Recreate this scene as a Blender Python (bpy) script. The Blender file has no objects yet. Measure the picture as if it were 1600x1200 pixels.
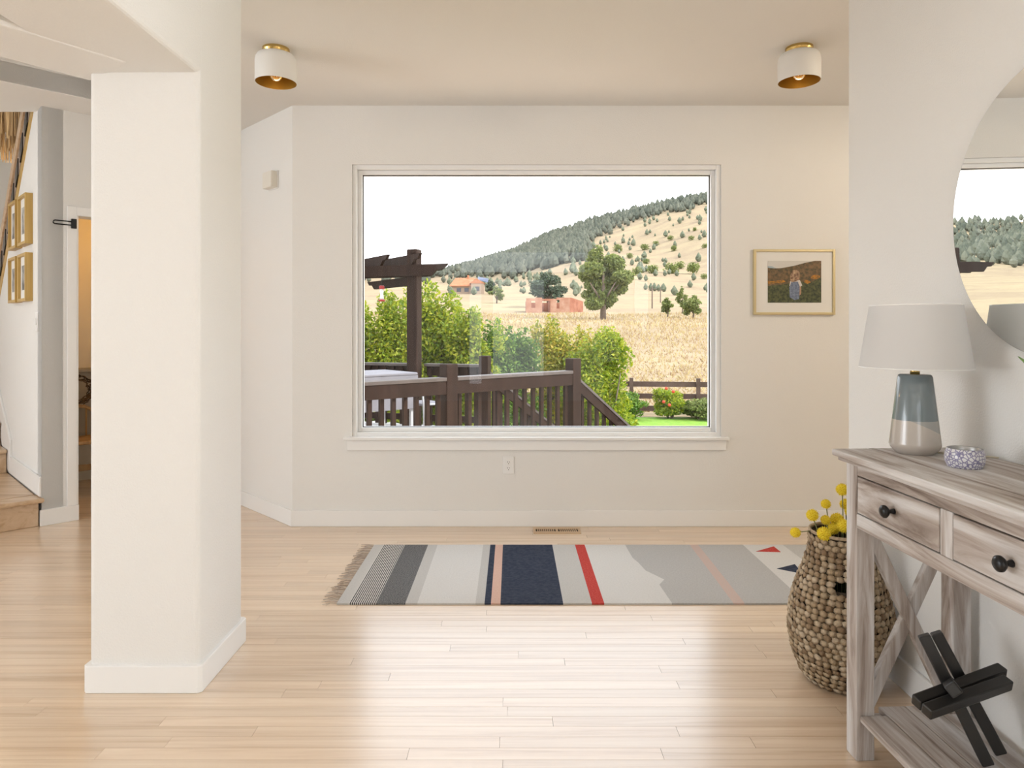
import bpy, math, random
from mathutils import Vector, Matrix

# ------------------------------------------------------------------ camera, sky, sun, fill lamps
scene = bpy.context.scene
COL = scene.collection
CAMZ, FPX, HORIZ = 1.28, 1065.0, 515.0
cam = bpy.data.cameras.new('camera')
cam.sensor_width = 36.0
cam.lens = 36.0 * FPX / 1600.0
cam.shift_y = -(600.0 - HORIZ) / 1600.0
cam.clip_end = 4000.0
cam_ob = bpy.data.objects.new('camera', cam)
cam_ob.location = (0, 0, CAMZ)
cam_ob.rotation_euler = (math.radians(90), 0, 0)
COL.objects.link(cam_ob)
scene.camera = cam_ob

world = bpy.data.worlds.new('sky')
scene.world = world
world.use_nodes = True
wn = world.node_tree
bg = wn.nodes['Background']
tc = wn.nodes.new('ShaderNodeTexCoord')
sp = wn.nodes.new('ShaderNodeSeparateXYZ')
rp = wn.nodes.new('ShaderNodeValToRGB')
rp.color_ramp.elements[0].position = 0.0
rp.color_ramp.elements[0].color = (0.97, 0.98, 1.0, 1)
rp.color_ramp.elements[1].position = 0.8
rp.color_ramp.elements[1].color = (0.80, 0.89, 1.0, 1)
wn.links.new(tc.outputs['Generated'], sp.inputs[0])
wn.links.new(sp.outputs['Z'], rp.inputs[0])
wn.links.new(rp.outputs[0], bg.inputs['Color'])
bg.inputs['Strength'].default_value = 3.3

sun = bpy.data.lights.new('sun', 'SUN')
sun.energy = 4.8
sun.angle = math.radians(0.8)
sun.color = (1.0, 0.94, 0.84)
sun_ob = bpy.data.objects.new('sun', sun)
sun_ob.rotation_euler = Vector((0.72, -0.26, 0.64)).to_track_quat('Z', 'Y').to_euler()
COL.objects.link(sun_ob)


def area(name, loc, direction, sx, sy, watts, color):
    l = bpy.data.lights.new(name, 'AREA')
    l.shape = 'RECTANGLE'
    l.size, l.size_y = sx, sy
    l.energy = watts
    l.color = color
    o = bpy.data.objects.new(name, l)
    o.location = loc
    o.rotation_euler = Vector(direction).to_track_quat('-Z', 'Z').to_euler()
    COL.objects.link(o)
    return o


# added area lamps at unseen side openings, filling the room like daylight
area('fill_lamp_left', (-6.42, 0.7, 1.5), (1, -0.3, -0.05), 3.8, 2.0, 140, (0.90, 0.955, 1.0))
area('fill_lamp_right', (4.62, -1.05, 1.5), (-1, 0.2, -0.05), 1.8, 2.0, 160, (0.90, 0.955, 1.0))

vs = scene.view_settings
vs.view_transform = 'Standard'
vs.look = 'None'
vs.gamma = 1.0
vs.use_curve_mapping = False
vs.exposure = 0.0

R = random.Random(7)


# ------------------------------------------------------------------ helpers
def pix(x, y, Y):
    """photo pixel and a known distance -> world point"""
    return Vector(((x - 800.0) / FPX * Y, Y, CAMZ - (y - HORIZ) / FPX * Y))


class LF:
    """local frame: a along d, b along n, z up"""
    def __init__(s, o, d, n):
        s.o = Vector((o[0], o[1], 0)); s.d = Vector((d[0], d[1], 0)).normalized(); s.n = Vector((n[0], n[1], 0)).normalized()

    def __call__(s, a, b, z):
        p = s.o + s.d * a + s.n * b
        return (p.x, p.y, z)


class MB:
    def __init__(s):
        s.v = []; s.f = []; s.m = []; s.mi = 0; s.sm = []; s.smooth = False

    def add(s, vs_, fs_):
        n = len(s.v)
        s.v.extend([tuple(p) for p in vs_])
        for f in fs_:
            s.f.append([i + n for i in f]); s.m.append(s.mi); s.sm.append(s.smooth)
        return s

    def hexa(s, p):
        return s.add(p, [(0, 3, 2, 1), (4, 5, 6, 7), (0, 1, 5, 4), (1, 2, 6, 5), (2, 3, 7, 6), (3, 0, 4, 7)])

    def box(s, x0, x1, y0, y1, z0, z1):
        return s.hexa([(x0, y0, z0), (x1, y0, z0), (x1, y1, z0), (x0, y1, z0), (x0, y0, z1), (x1, y0, z1), (x1, y1, z1), (x0, y1, z1)])

    def boxf(s, F, a0, a1, b0, b1, z0, z1):
        return s.hexa([F(a0, b0, z0), F(a1, b0, z0), F(a1, b1, z0), F(a0, b1, z0), F(a0, b0, z1), F(a1, b0, z1), F(a1, b1, z1), F(a0, b1, z1)])

    def prism(s, poly, z0, z1):
        n = len(poly)
        v = [(p[0], p[1], z0) for p in poly] + [(p[0], p[1], z1) for p in poly]
        f = [tuple(range(n - 1, -1, -1)), tuple(range(n, 2 * n))]
        f += [(i, (i + 1) % n, n + (i + 1) % n, n + i) for i in range(n)]
        return s.add(v, f)

    def extr(s, pts, vec):
        """3d polygon extruded along vec"""
        n = len(pts); vec = Vector(vec)
        v = [Vector(p) for p in pts] + [Vector(p) + vec for p in pts]
        f = [tuple(range(n - 1, -1, -1)), tuple(range(n, 2 * n))]
        f += [(i, (i + 1) % n, n + (i + 1) % n, n + i) for i in range(n)]
        return s.add(v, f)

    def bar(s, p0, p1, w, h, up=(0, 0, 1), roll=0.0):
        p0 = Vector(p0); p1 = Vector(p1); d = (p1 - p0).normalized(); up = Vector(up)
        if abs(d.dot(up)) > 0.98: up = Vector((0, 1, 0))
        sx = d.cross(up).normalized(); uy = sx.cross(d).normalized()
        if roll:
            q = Matrix.Rotation(roll, 3, d); sx = q @ sx; uy = q @ uy
        c = []
        for p in (p0, p1):
            for a, b in ((-1, -1), (1, -1), (1, 1), (-1, 1)):
                c.append(p + sx * (a * w / 2) + uy * (b * h / 2))
        return s.hexa(c)

    def tube(s, pts, r, n=8, caps=True, r1=None):
        pts = [Vector(p) for p in pts]; k = len(pts); rings = []
        ref = Vector((0, 0, 1))
        for i, p in enumerate(pts):
            d = (pts[min(i + 1, k - 1)] - pts[max(i - 1, 0)]).normalized()
            u = ref if abs(d.dot(ref)) < 0.95 else Vector((0, 1, 0))
            x = d.cross(u).normalized(); y = x.cross(d).normalized()
            rr = r if r1 is None else r + (r1 - r) * i / max(1, k - 1)
            rings.append([p + (x * math.cos(2 * math.pi * j / n) + y * math.sin(2 * math.pi * j / n)) * rr for j in range(n)])
        v = [q for g in rings for q in g]; f = []
        for i in range(k - 1):
            for j in range(n):
                f.append((i * n + j, i * n + (j + 1) % n, (i + 1) * n + (j + 1) % n, (i + 1) * n + j))
        if caps:
            f.append(tuple(range(n - 1, -1, -1))); f.append(tuple(range((k - 1) * n, k * n)))
        return s.add(v, f)

    def lathe(s, prof, c, n=32, axis=(0, 0, 1), close=True):
        """prof: list of (r, h); revolved about axis through c"""
        c = Vector(c); ax = Vector(axis).normalized()
        u = Vector((1, 0, 0)) if abs(ax.x) < 0.9 else Vector((0, 1, 0))
        x = (u - ax * u.dot(ax)).normalized(); y = ax.cross(x)
        v = []; f = []
        for r, h in prof:
            for j in range(n):
                t = 2 * math.pi * j / n
                v.append(c + ax * h + (x * math.cos(t) + y * math.sin(t)) * r)
        for i in range(len(prof) - 1):
            for j in range(n):
                f.append((i * n + j, i * n + (j + 1) % n, (i + 1) * n + (j + 1) % n, (i + 1) * n + j))
        if close:
            f.append(tuple(range(n - 1, -1, -1)))
            f.append(tuple(range((len(prof) - 1) * n, len(prof) * n)))
        return s.add(v, f)

    def ball(s, c, rx, ry=None, rz=None, n=16, k=10):
        ry = rx if ry is None else ry; rz = rx if rz is None else rz
        v = []; f = []
        for i in range(k + 1):
            ph = math.pi * i / k
            for j in range(n):
                t = 2 * math.pi * j / n
                v.append((c[0] + rx * math.sin(ph) * math.cos(t), c[1] + ry * math.sin(ph) * math.sin(t), c[2] - rz * math.cos(ph)))
        for i in range(k):
            for j in range(n):
                f.append((i * n + j, i * n + (j + 1) % n, (i + 1) * n + (j + 1) % n, (i + 1) * n + j))
        return s.add(v, f)

    def build(s, name, mats, parent=None, bevel=0.0, smooth=None, local=False, seg=2):
        me = bpy.data.meshes.new(name)
        me.from_pydata(s.v, [], s.f)
        if not isinstance(mats, (list, tuple)): mats = [mats]
        for m in mats: me.materials.append(m)
        for p, mi, sm in zip(me.polygons, s.m, s.sm):
            p.material_index = mi
            p.use_smooth = sm if smooth is None else smooth
        me.update()
        o = bpy.data.objects.new(name, me)
        COL.objects.link(o)
        if parent is not None: attach(o, parent, local)
        if bevel:
            md = o.modifiers.new('bevel', 'BEVEL')
            md.width = bevel; md.segments = seg; md.limit_method = 'ANGLE'
            md.harden_normals = False
        return o


def attach(o, parent, local=False):
    o.parent = parent
    if not local:
        m = Matrix.Identity(4); p = parent
        while p is not None:
            m = (p.matrix_parent_inverse @ p.matrix_basis) @ m if p.parent else p.matrix_basis @ m
            p = p.parent
        o.matrix_parent_inverse = m.inverted()


def tag(o, label=None, cat=None, group=None, kind=None):
    if label: o['label'] = label
    if cat: o['category'] = cat
    if group: o['group'] = group
    if kind: o['kind'] = kind
    return o


def thing(name, label, cat, loc=(0, 0, 0), rz=0.0, group=None):
    o = bpy.data.objects.new(name, None)
    o.empty_display_size = 0.1
    o.location = loc; o.rotation_euler = (0, 0, rz)
    COL.objects.link(o)
    return tag(o, label, cat, group)


def structure(name, label=None, loc=(0, 0, 0)):
    o = bpy.data.objects.new(name, None)
    o.location = loc
    COL.objects.link(o)
    return tag(o, label, None, None, 'structure')


# ------------------------------------------------------------------ materials
def _mat(name):
    m = bpy.data.materials.new(name); m.use_nodes = True
    nt = m.node_tree
    return m, nt, nt.nodes['Principled BSDF']


def c4(c): return (c[0], c[1], c[2], 1.0)


def M(name, base, rough=0.55, metal=0.0, var=None, bump=None, island=None, coat=0.0, spec=None, scale=None):
    """var=(colour2, noise scale); bump=(scale, strength); island=(c1,c2,...) random per piece"""
    m, nt, b = _mat(name)
    b.inputs['Base Color'].default_value = c4(base)
    b.inputs['Roughness'].default_value = rough
    b.inputs['Metallic'].default_value = metal
    if coat:
        b.inputs['Coat Weight'].default_value = coat
        b.inputs['Coat Roughness'].default_value = 0.08
    if spec is not None: b.inputs['Specular IOR Level'].default_value = spec
    tcn = nt.nodes.new('ShaderNodeTexCoord')
    src = tcn.outputs['Object']
    if scale:
        mp = nt.nodes.new('ShaderNodeMapping'); mp.inputs['Scale'].default_value = scale
        nt.links.new(src, mp.inputs[0]); src = mp.outputs[0]
    col = None
    if var:
        nz = nt.nodes.new('ShaderNodeTexNoise'); nz.inputs['Scale'].default_value = var[1]; nz.inputs['Detail'].default_value = 6
        nt.links.new(src, nz.inputs['Vector'])
        r = nt.nodes.new('ShaderNodeValToRGB')
        r.color_ramp.elements[0].position = 0.35; r.color_ramp.elements[0].color = c4(base)
        r.color_ramp.elements[1].position = 0.65; r.color_ramp.elements[1].color = c4(var[0])
        nt.links.new(nz.outputs['Fac'], r.inputs[0]); col = r.outputs[0]
    if island:
        g = nt.nodes.new('ShaderNodeNewGeometry')
        r = nt.nodes.new('ShaderNodeValToRGB')
        for i, c in enumerate(island):
            e = r.color_ramp.elements[i] if i < 2 else r.color_ramp.elements.new(0.5)
            e.color = c4(c)
        for i, e in enumerate(r.color_ramp.elements): e.position = i / (len(island) - 1)
        for i, c in enumerate(island): r.color_ramp.elements[i].color = c4(c)
        nt.links.new(g.outputs['Random Per Island'], r.inputs[0]); col = r.outputs[0]
    if col: nt.links.new(col, b.inputs['Base Color'])
    if bump:
        nz = nt.nodes.new('ShaderNodeTexNoise'); nz.inputs['Scale'].default_value = bump[0]; nz.inputs['Detail'].default_value = 4
        nt.links.new(src, nz.inputs['Vector'])
        bp = nt.nodes.new('ShaderNodeBump'); bp.inputs['Strength'].default_value = bump[1]; bp.inputs['Distance'].default_value = 0.01
        nt.links.new(nz.outputs['Fac'], bp.inputs['Height']); nt.links.new(bp.outputs[0], b.inputs['Normal'])
    return m


def wood(name, cols, axis=0, rough=0.5, fine=30.0, coat=0.0, world=False, objrand=False, bump=0.08, along=1.2, distort=0.6):
    """streaky wood, grain along axis; cols dark -> light"""
    m, nt, b = _mat(name)
    b.inputs['Roughness'].default_value = rough
    if world:
        g = nt.nodes.new('ShaderNodeNewGeometry'); src = g.outputs['Position']
    else:
        src = nt.nodes.new('ShaderNodeTexCoord').outputs['Object']
    if objrand:
        oi = nt.nodes.new('ShaderNodeObjectInfo')
        ml = nt.nodes.new('ShaderNodeMath'); ml.operation = 'MULTIPLY'; ml.inputs[1].default_value = 57.0
        nt.links.new(oi.outputs['Random'], ml.inputs[0])
        va = nt.nodes.new('ShaderNodeVectorMath'); va.operation = 'ADD'
        nt.links.new(src, va.inputs[0]); nt.links.new(ml.outputs[0], va.inputs[1]); src = va.outputs[0]
    mp = nt.nodes.new('ShaderNodeMapping')
    sc = [fine] * 3; sc[axis] = along
    mp.inputs['Scale'].default_value = sc
    nt.links.new(src, mp.inputs[0])
    nz = nt.nodes.new('ShaderNodeTexNoise'); nz.inputs['Scale'].default_value = 1.0; nz.inputs['Detail'].default_value = 7
    nz.inputs['Roughness'].default_value = 0.62; nz.inputs['Distortion'].default_value = distort
    nt.links.new(mp.outputs[0], nz.inputs['Vector'])
    r = nt.nodes.new('ShaderNodeValToRGB')
    while len(r.color_ramp.elements) < len(cols): r.color_ramp.elements.new(0.5)
    for i, e in enumerate(r.color_ramp.elements):
        e.position = 0.30 + 0.40 * i / (len(cols) - 1); e.color = c4(cols[i])
    nt.links.new(nz.outputs['Fac'], r.inputs[0]); out = r.outputs[0]
    if objrand:
        hs = nt.nodes.new('ShaderNodeHueSaturation')
        mr = nt.nodes.new('ShaderNodeMapRange'); mr.inputs['To Min'].default_value = 0.93; mr.inputs['To Max'].default_value = 1.05
        nt.links.new(oi.outputs['Random'], mr.inputs[0]); nt.links.new(mr.outputs[0], hs.inputs['Value'])
        nt.links.new(out, hs.inputs['Color']); out = hs.outputs[0]
    nt.links.new(out, b.inputs['Base Color'])
    if coat:
        b.inputs['Coat Weight'].default_value = coat
        b.inputs['Coat Roughness'].default_value = 0.22
        b.inputs['Coat IOR'].default_value = 1.65
    if bump:
        bp = nt.nodes.new('ShaderNodeBump'); bp.inputs['Strength'].default_value = bump; bp.inputs['Distance'].default_value = 0.004
        nt.links.new(nz.outputs['Fac'], bp.inputs['Height']); nt.links.new(bp.outputs[0], b.inputs['Normal'])
    return m


def leafmat(name, cols, trans=0.35):
    m = M(name, cols[0], 0.6, island=cols)
    nt = m.node_tree; b = nt.nodes['Principled BSDF']
    tr = nt.nodes.new('ShaderNodeBsdfTranslucent'); mx = nt.nodes.new('ShaderNodeMixShader')
    mx.inputs[0].default_value = trans
    src = b.inputs['Base Color'].links[0].from_socket
    nt.links.new(src, tr.inputs['Color'])
    nt.links.new(b.outputs[0], mx.inputs[1]); nt.links.new(tr.outputs[0], mx.inputs[2])
    nt.links.new(mx.outputs[0], nt.nodes['Material Output'].inputs['Surface'])
    return m


WALL = M('wall_paint', (0.80, 0.785, 0.755), 0.75, bump=(170, 0.22))
CEIL = M('ceiling_paint', (0.80, 0.775, 0.735), 0.85, bump=(150, 0.15))
TRIM = M('trim_paint', (0.86, 0.85, 0.83), 0.4)
VINYL = M('window_vinyl', (0.85, 0.85, 0.84), 0.35)
FLOORW = wood('floor_plank_maple', [(0.60, 0.42, 0.27), (0.74, 0.565, 0.40), (0.80, 0.64, 0.475)], 0, 0.35, 26, coat=1.0, world=True, objrand=True, bump=0.02, along=0.9)
FLOORB = wood('floor_base_maple', [(0.56, 0.39, 0.245), (0.73, 0.555, 0.39), (0.79, 0.63, 0.465)], 0, 0.35, 24, coat=0.8, world=True, bump=0.02)
SEAM = M('floor_seam', (0.52, 0.37, 0.24), 0.6)
OAK = wood('stair_oak', [(0.45, 0.28, 0.15), (0.60, 0.42, 0.26), (0.66, 0.48, 0.31)], 0, 0.4, 18, coat=0.3)
GOLDW = wood('picture_oak', [(0.40, 0.23, 0.05), (0.52, 0.33, 0.09), (0.60, 0.40, 0.13)], 2, 0.4, 40)
WW = [(0.17, 0.125, 0.10), (0.40, 0.34, 0.30), (0.58, 0.55, 0.53), (0.71, 0.695, 0.685)]
WASH_X = wood('whitewash_grain_length', WW, 0, 0.6, 19, along=1.9, bump=0.25, distort=0.9)
WASH_Y = wood('whitewash_grain_depth', WW, 1, 0.6, 19, along=1.9, bump=0.25, distort=0.9)
WASH_Z = wood('whitewash_grain_up', WW, 2, 0.6, 19, along=1.9, bump=0.25, distort=0.9)
BLACK = M('black_metal', (0.012, 0.012, 0.013), 0.28, 0.4)
BLACKW = M('black_stained_wood', (0.016, 0.015, 0.014), 0.42)
BRASS = M('brass', (0.62, 0.44, 0.16), 0.25, 1.0)
GOLDIN = M('gold_lining', (0.55, 0.33, 0.06), 0.4, 0.85)
DARK = M('dark_gap', (0.03, 0.02, 0.015), 0.8)
WHITEP = M('white_plastic', (0.84, 0.83, 0.81), 0.35)
DECK = wood('deck_stain', [(0.016, 0.008, 0.0052), (0.024, 0.0122, 0.0084), (0.034, 0.018, 0.013)], 2, 0.7, 14)
DECK.node_tree.nodes['Principled BSDF'].inputs['Specular IOR Level'].default_value = 0.12
DECKG = M('deck_boards', (0.42, 0.40, 0.38), 0.8, var=((0.5, 0.48, 0.46), 6))

# glass: clear, with the mirror-like sheen of a real pane
GLASS, _nt, _b = _mat('window_glass')
_nt.nodes.remove(_b)
_tr = _nt.nodes.new('ShaderNodeBsdfTransparent'); _gl = _nt.nodes.new('ShaderNodeBsdfGlossy'); _fr = _nt.nodes.new('ShaderNodeFresnel'); _mx = _nt.nodes.new('ShaderNodeMixShader')
_gl.inputs['Roughness'].default_value = 0.0
_fr.inputs['IOR'].default_value = 1.52
_nt.links.new(_fr.outputs[0], _mx.inputs[0]); _nt.links.new(_tr.outputs[0], _mx.inputs[1]); _nt.links.new(_gl.outputs[0], _mx.inputs[2])
_nt.links.new(_mx.outputs[0], _nt.nodes['Material Output'].inputs['Surface'])
MIRROR = M('mirror_silver', (0.93, 0.95, 0.94), 0.0, 1.0)

# ------------------------------------------------------------------ the room
YW = 4.4404                     # window wall
A = (-3.071, 4.45)              # outside corner between stair wall and closet door wall
C = (-1.430, YW)                # outside corner of window wall and niche wall
J = (-2.252, 5.266)             # where the two slanted niche walls meet
ZC = 2.74                       # ceiling
S2 = math.sqrt(0.5)
STAIR = LF(A, (-1, 1), (-1, -1))
DOORW = LF(A, (1, 1), (1, -1))
NICHE = LF(C, (-1, 1), (-1, -1))
XR = 1.40                       # right wall plane

# floor: base slab plus single planks where the photograph shows them
floor = structure('floor', 'light maple strip floor')
MB().box(-6.5, 4.8, -3.6, 7.7, -0.16, -0.012).build('subfloor', SEAM, floor)
rowsz = 0.057
Y0P, NROW = 1.80, 62
strip = MB()
strip.box(-6.4, 4.7, -3.5, Y0P, -0.012, 0)
strip.build('floor_field', FLOORB, floor)
cube = MB().box(-0.5, 0.5, -0.5, 0.5, -1, 0)
me_plank = None
count = 0
far = MB()
rr = random.Random(11)
for k in range(NROW):
    y0 = Y0P + k * rowsz
    xl = -0.80 * (y0 + rowsz) - 0.25 if y0 < 4.5 else -5.0
    xr = 1.39 if y0 < 2.8 else 2.6
    x = xl - rr.random() * 1.2
    ends = []
    while x < xr:
        L = rr.uniform(0.75, 1.9)
        a, b_ = max(x, xl), min(x + L, xr)
        if b_ - a > 0.03: ends.append((a, b_))
        x += L
    for a, b_ in ends:
        if count < 296:
            if me_plank is None:
                o = cube.build('floor_plank', FLOORW, floor); me_plank = o.data
            else:
                o = bpy.data.objects.new('floor_plank', me_plank); COL.objects.link(o); attach(o, floor)
            o.location = ((a + b_) / 2, y0 + rowsz / 2, 0)
            o.scale = (b_ - a - 0.0010, rowsz - 0.0011, 0.012)
            count += 1
        else:
            far.box(a + 0.0008, b_ - 0.0008, y0 + 0.0007, y0 + rowsz - 0.0007, -0.012, 0)
    if k == NROW - 1: yend = y0 + rowsz
tag(far.build('far_planks', FLOORB, floor), kind='stuff')
MB().box(-6.4, 4.7, yend, 7.6, -0.012, 0).build('floor_edge', FLOORB, floor)
MB().box(XR, 4.7, Y0P, 2.8, -0.012, 0).build('floor_edge', FLOORB, floor)
MB().box(-6.4, -3.95, Y0P, 4.5, -0.012, -0.0005).build('floor_edge', FLOORB, floor)

# window wall
WX0, WX1, WZ0, WZ1 = -1.042, 1.363, 0.560, 2.356
w = MB()
w.box(C[0], WX0, YW, YW + 0.2, 0, ZC).box(WX1, 4.7, YW, YW + 0.2, 0, ZC)
w.box(WX0, WX1, YW, YW + 0.2, 0, WZ0).box(WX0, WX1, YW, YW + 0.2, WZ1, ZC)
tag(w.build('wall_front', WALL), kind='structure')
bw = 0.014
BH = 0.104
tag(MB().box(C[0] - 0.006, 4.7, YW - bw, YW, 0, BH).build('baseboard_front', TRIM, bevel=0.003), kind='structure')

# slanted niche wall and its baseboard
LN = 1.165
MBn = MB().boxf(NICHE, 0.0, LN + 0.02, -0.12, 0, 0, ZC)
tag(MBn.build('wall_niche', WALL), kind='structure')
tag(MB().boxf(NICHE, -0.006, LN, 0, bw, 0, BH).build('baseboard_niche', TRIM, bevel=0.003), kind='structure')

# closet door wall (opening from a=DA0 to DA1)
DA0, DA1, DZ = 0.195, 0.98, 2.045
w = MB().boxf(DOORW, 0, DA0, -0.12, 0, 0, ZC).boxf(DOORW, DA1, LN, -0.12, 0, 0, ZC).boxf(DOORW, DA0, DA1, -0.12, 0, DZ, ZC)
tag(w.build('wall_door', WALL), kind='structure')
d1 = structure('door_1', 'white cased closet doorway')
MB().boxf(DOORW, DA0 - 0.055, DA0, 0, 0.018, BH, DZ + 0.06).build('door_casing', TRIM, d1, bevel=0.003)
MB().boxf(DOORW, DA1, DA1 + 0.055, 0, 0.018, BH, DZ + 0.06).build('door_casing', TRIM, d1, bevel=0.003)
MB().boxf(DOORW, DA0, DA1, 0, 0.018, DZ, DZ + 0.06).build('door_casing', TRIM, d1, bevel=0.003)
MB().boxf(DOORW, DA0 - 0.001, DA0 + 0.012, -0.12, 0.004, 0, DZ).build('door_jamb', TRIM, d1)
tag(MB().boxf(DOORW, -0.012, DA0 + 0.012, 0, bw + 0.006, 0, BH).build('baseboard_door', TRIM, bevel=0.003), kind='structure')

# stair wall with its sloping top
def zs(a): return 2.761 - 0.936 * (a - 0.325)
w = MB().extr([STAIR(0, 0, 0), STAIR(1.95, 0, 0), STAIR(1.95, 0, zs(1.95)), STAIR(0.177, 0, 2.9), STAIR(0, 0, 2.9)], STAIR.n * -0.12)
tag(w.build('wall_stair', WALL), kind='structure')
tag(MB().boxf(STAIR, 0.0, 1.10, 0, bw, 0.19, 0.19 + 0.13).build('baseboard_stair', TRIM, bevel=0.003), kind='structure')
w = MB().extr([STAIR(1.02, 0, 0.20), STAIR(1.10, 0, 0.20), STAIR(2.0, 0, 0.20 + 0.62), STAIR(2.0, 0, 1.12), STAIR(1.02, 0, 0.44)], STAIR.n * 0.016)
tag(w.build('trim_1', TRIM, bevel=0.003), kind='structure')
# sloping strip on top of the stair wall
tr2 = structure('trim_2', 'oak stringer cap with black brackets on sloping stair wall')
s0, s1 = 0.19, 1.95
def slope(b, z0, z1, th, name, m, a0=s0, a1=s1, bev=0.0):
    MB().extr([STAIR(a0, b, zs(a0) + z0), STAIR(a1, b, zs(a1) + z0), STAIR(a1, b, zs(a1) + z1), STAIR(a0, b, zs(a0) + z1)], STAIR.n * -th).build(name, m, tr2, bevel=bev)
slope(0.004, -0.075, 0.03, 0.12, 'stringer_cap', GOLDW, bev=0.004)
slope(0.006, 0.03, 0.20, 0.02, 'riser_board', M('grey_brown_board', (0.30, 0.23, 0.18), 0.6))
slope(0.020, 0.20, 0.31, 0.05, 'wood_rail', OAK, bev=0.004)
for k in range(10):
    a = 0.24 + k * 0.165
    slope(0.012, 0.03, 0.15, 0.03, 'bracket', BLACK, a, a + 0.085)

# right wall, hall beyond, rear and side walls
w = MB().prism([(XR, 1.12), (XR + 0.14, 1.12), (XR + 0.14, 2.846), (XR, 2.846)], 0, ZC)
tag(w.build('wall_right', WALL, bevel=0.018, seg=4), kind='structure')
tag(MB().box(XR - bw, XR, 1.12, 2.846 + bw, 0, BH).build('baseboard_right', TRIM, bevel=0.003), kind='structure')
w = MB().box(4.55, 4.69, -0.1, 4.65, 0, ZC).box(4.55, 4.69, -3.4, -2.0, 0, ZC).box(4.55, 4.69, -2.0, -0.1, 0, 0.45).box(4.55, 4.69, -2.0, -0.1, 2.55, ZC)
tag(w.build('wall_hall', WALL), kind='structure')
tag(MB().box(XR + 0.13, 4.56, 1.12, 1.24, 0, ZC).build('wall_light_block', WALL), kind='structure')  # unseen wall added to keep the right area lamp off the window wall
w = MB().box(-6.35, -6.21, 3.4, 7.6, 0, 5.4).box(-6.35, -6.21, -3.4, -1.2, 0, 3.2).box(-6.35, -6.21, -1.2, 3.4, 0, 0.45).box(-6.35, -6.21, -1.2, 3.4, 2.55, 3.2)
tag(w.build('wall_left', WALL), kind='structure')
YR = -3.2
w = MB()
xs = [(-6.35, -0.92), (-0.55, -0.345), (0.575, 0.90), (1.32, 4.7)]
w.box(-6.35, -0.92, YR - 0.15, YR, 0, 3.2).box(1.32, 4.7, YR - 0.15, YR, 0, 3.2)
w.box(-0.92, 1.32, YR - 0.15, YR, 2.68, 3.2).box(-0.92, 1.32, YR - 0.15, YR, 2.18, 2.31)
w.box(-0.92, -0.77, YR - 0.15, YR, 0, 2.18).box(-0.55, -0.345, YR - 0.15, YR, 0, 2.18).box(0.575, 1.32, YR - 0.15, YR, 0, 2.18)
w.box(-0.77, -0.55, YR - 0.15, YR, 0, 0.3).box(-0.345, 0.575, YR - 0.15, YR, 0, 0.45)
tag(w.build('wall_rear', WALL), kind='structure')
MBt = MB().box(-8.6, -3.2, 7.45, 7.6, 0, 5.4)
tag(MBt.build('wall_stairwell', WALL), kind='structure')
tag(MB().box(-3.2, -3.06, 5.75, 7.5, 0, 5.4).build('wall_landing', WALL), kind='structure')

# ceiling: low part, higher hall part left of the column, step between them
ce = structure('ceiling', 'white ceiling')
lowr = [(4.7, -3.4), (4.7, 4.7), (-1.43, 4.7), (-1.43, 5.6), (-3.0, 5.6), (-3.0, 4.57), (-2.6, 4.40), (-1.30, 2.80), (-1.30, -3.4)]
MB().prism(lowr, ZC, ZC + 0.12).build('ceiling_low', CEIL, ce)
MB().prism([(-2.6, 4.40), (-3.0, 4.57), (-6.3, 4.57), (-6.3, 0.70)], ZC, ZC + 0.12).build('ceiling_low', CEIL, ce)
MB().prism([(-6.3, 0.70), (-2.6, 4.40), (-1.30, 2.80), (-1.25, 2.86), (-2.6, 4.52), (-6.3, 0.82)], ZC + 0.004, 3.12).build('ceiling_step', CEIL, ce)
MB().box(-6.35, -1.1, -3.4, 4.6, 3.10, 3.22).build('ceiling_high', CEIL, ce)
MB().box(-8.6, -2.9, 4.5, 7.6, 5.3, 5.42).build('ceiling_stairwell', CEIL, ce)
MB().box(-8.6, -2.9, 4.57, 4.69, ZC + 0.1, 5.3).build('ceiling_stairwell', CEIL, ce)

# column with the two dropped beams it carries
CX0, CX1, CY0, CY1 = -1.497, -1.107, 2.41, 2.80
tag(MB().box(CX0, CX1, CY0, CY1, 0, 3.1).build('wall_column', WALL, bevel=0.02, seg=4), kind='structure')
ch = 0.014
def chpoly(x0, x1, y0, y1, c): return [(x0 + c, y0), (x1 - c, y0), (x1, y0 + c), (x1, y1 - c), (x1 - c, y1), (x0 + c, y1), (x0, y1 - c), (x0, y0 + c)]
tag(MB().prism(chpoly(CX0 - bw, CX1 + bw, CY0 - bw, CY1 + bw, 0.012), 0, 0.096).build('baseboard_column', TRIM, bevel=0.003), kind='structure')
tag(MB().box(CX0 + 0.004, CX1, -3.2, CY0 + 0.03, 2.19, 3.1).build('trim_3', WALL, bevel=0.02, seg=4), kind='structure')
bo = Vector((-1.547, 2.485)); bd = Vector((-0.606, -0.795)); bn = Vector((0.795, -0.606))
q = [bo - bd * 0.02, bo + bd * 4.2, bo + bd * 4.2 + bn * 0.42, bo - bd * 0.02 + bn * 0.30]
tag(MB().prism([(p.x, p.y) for p in q][::-1], 2.186, 3.1).build('trim_4', WALL, bevel=0.02, seg=4), kind='structure')

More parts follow.
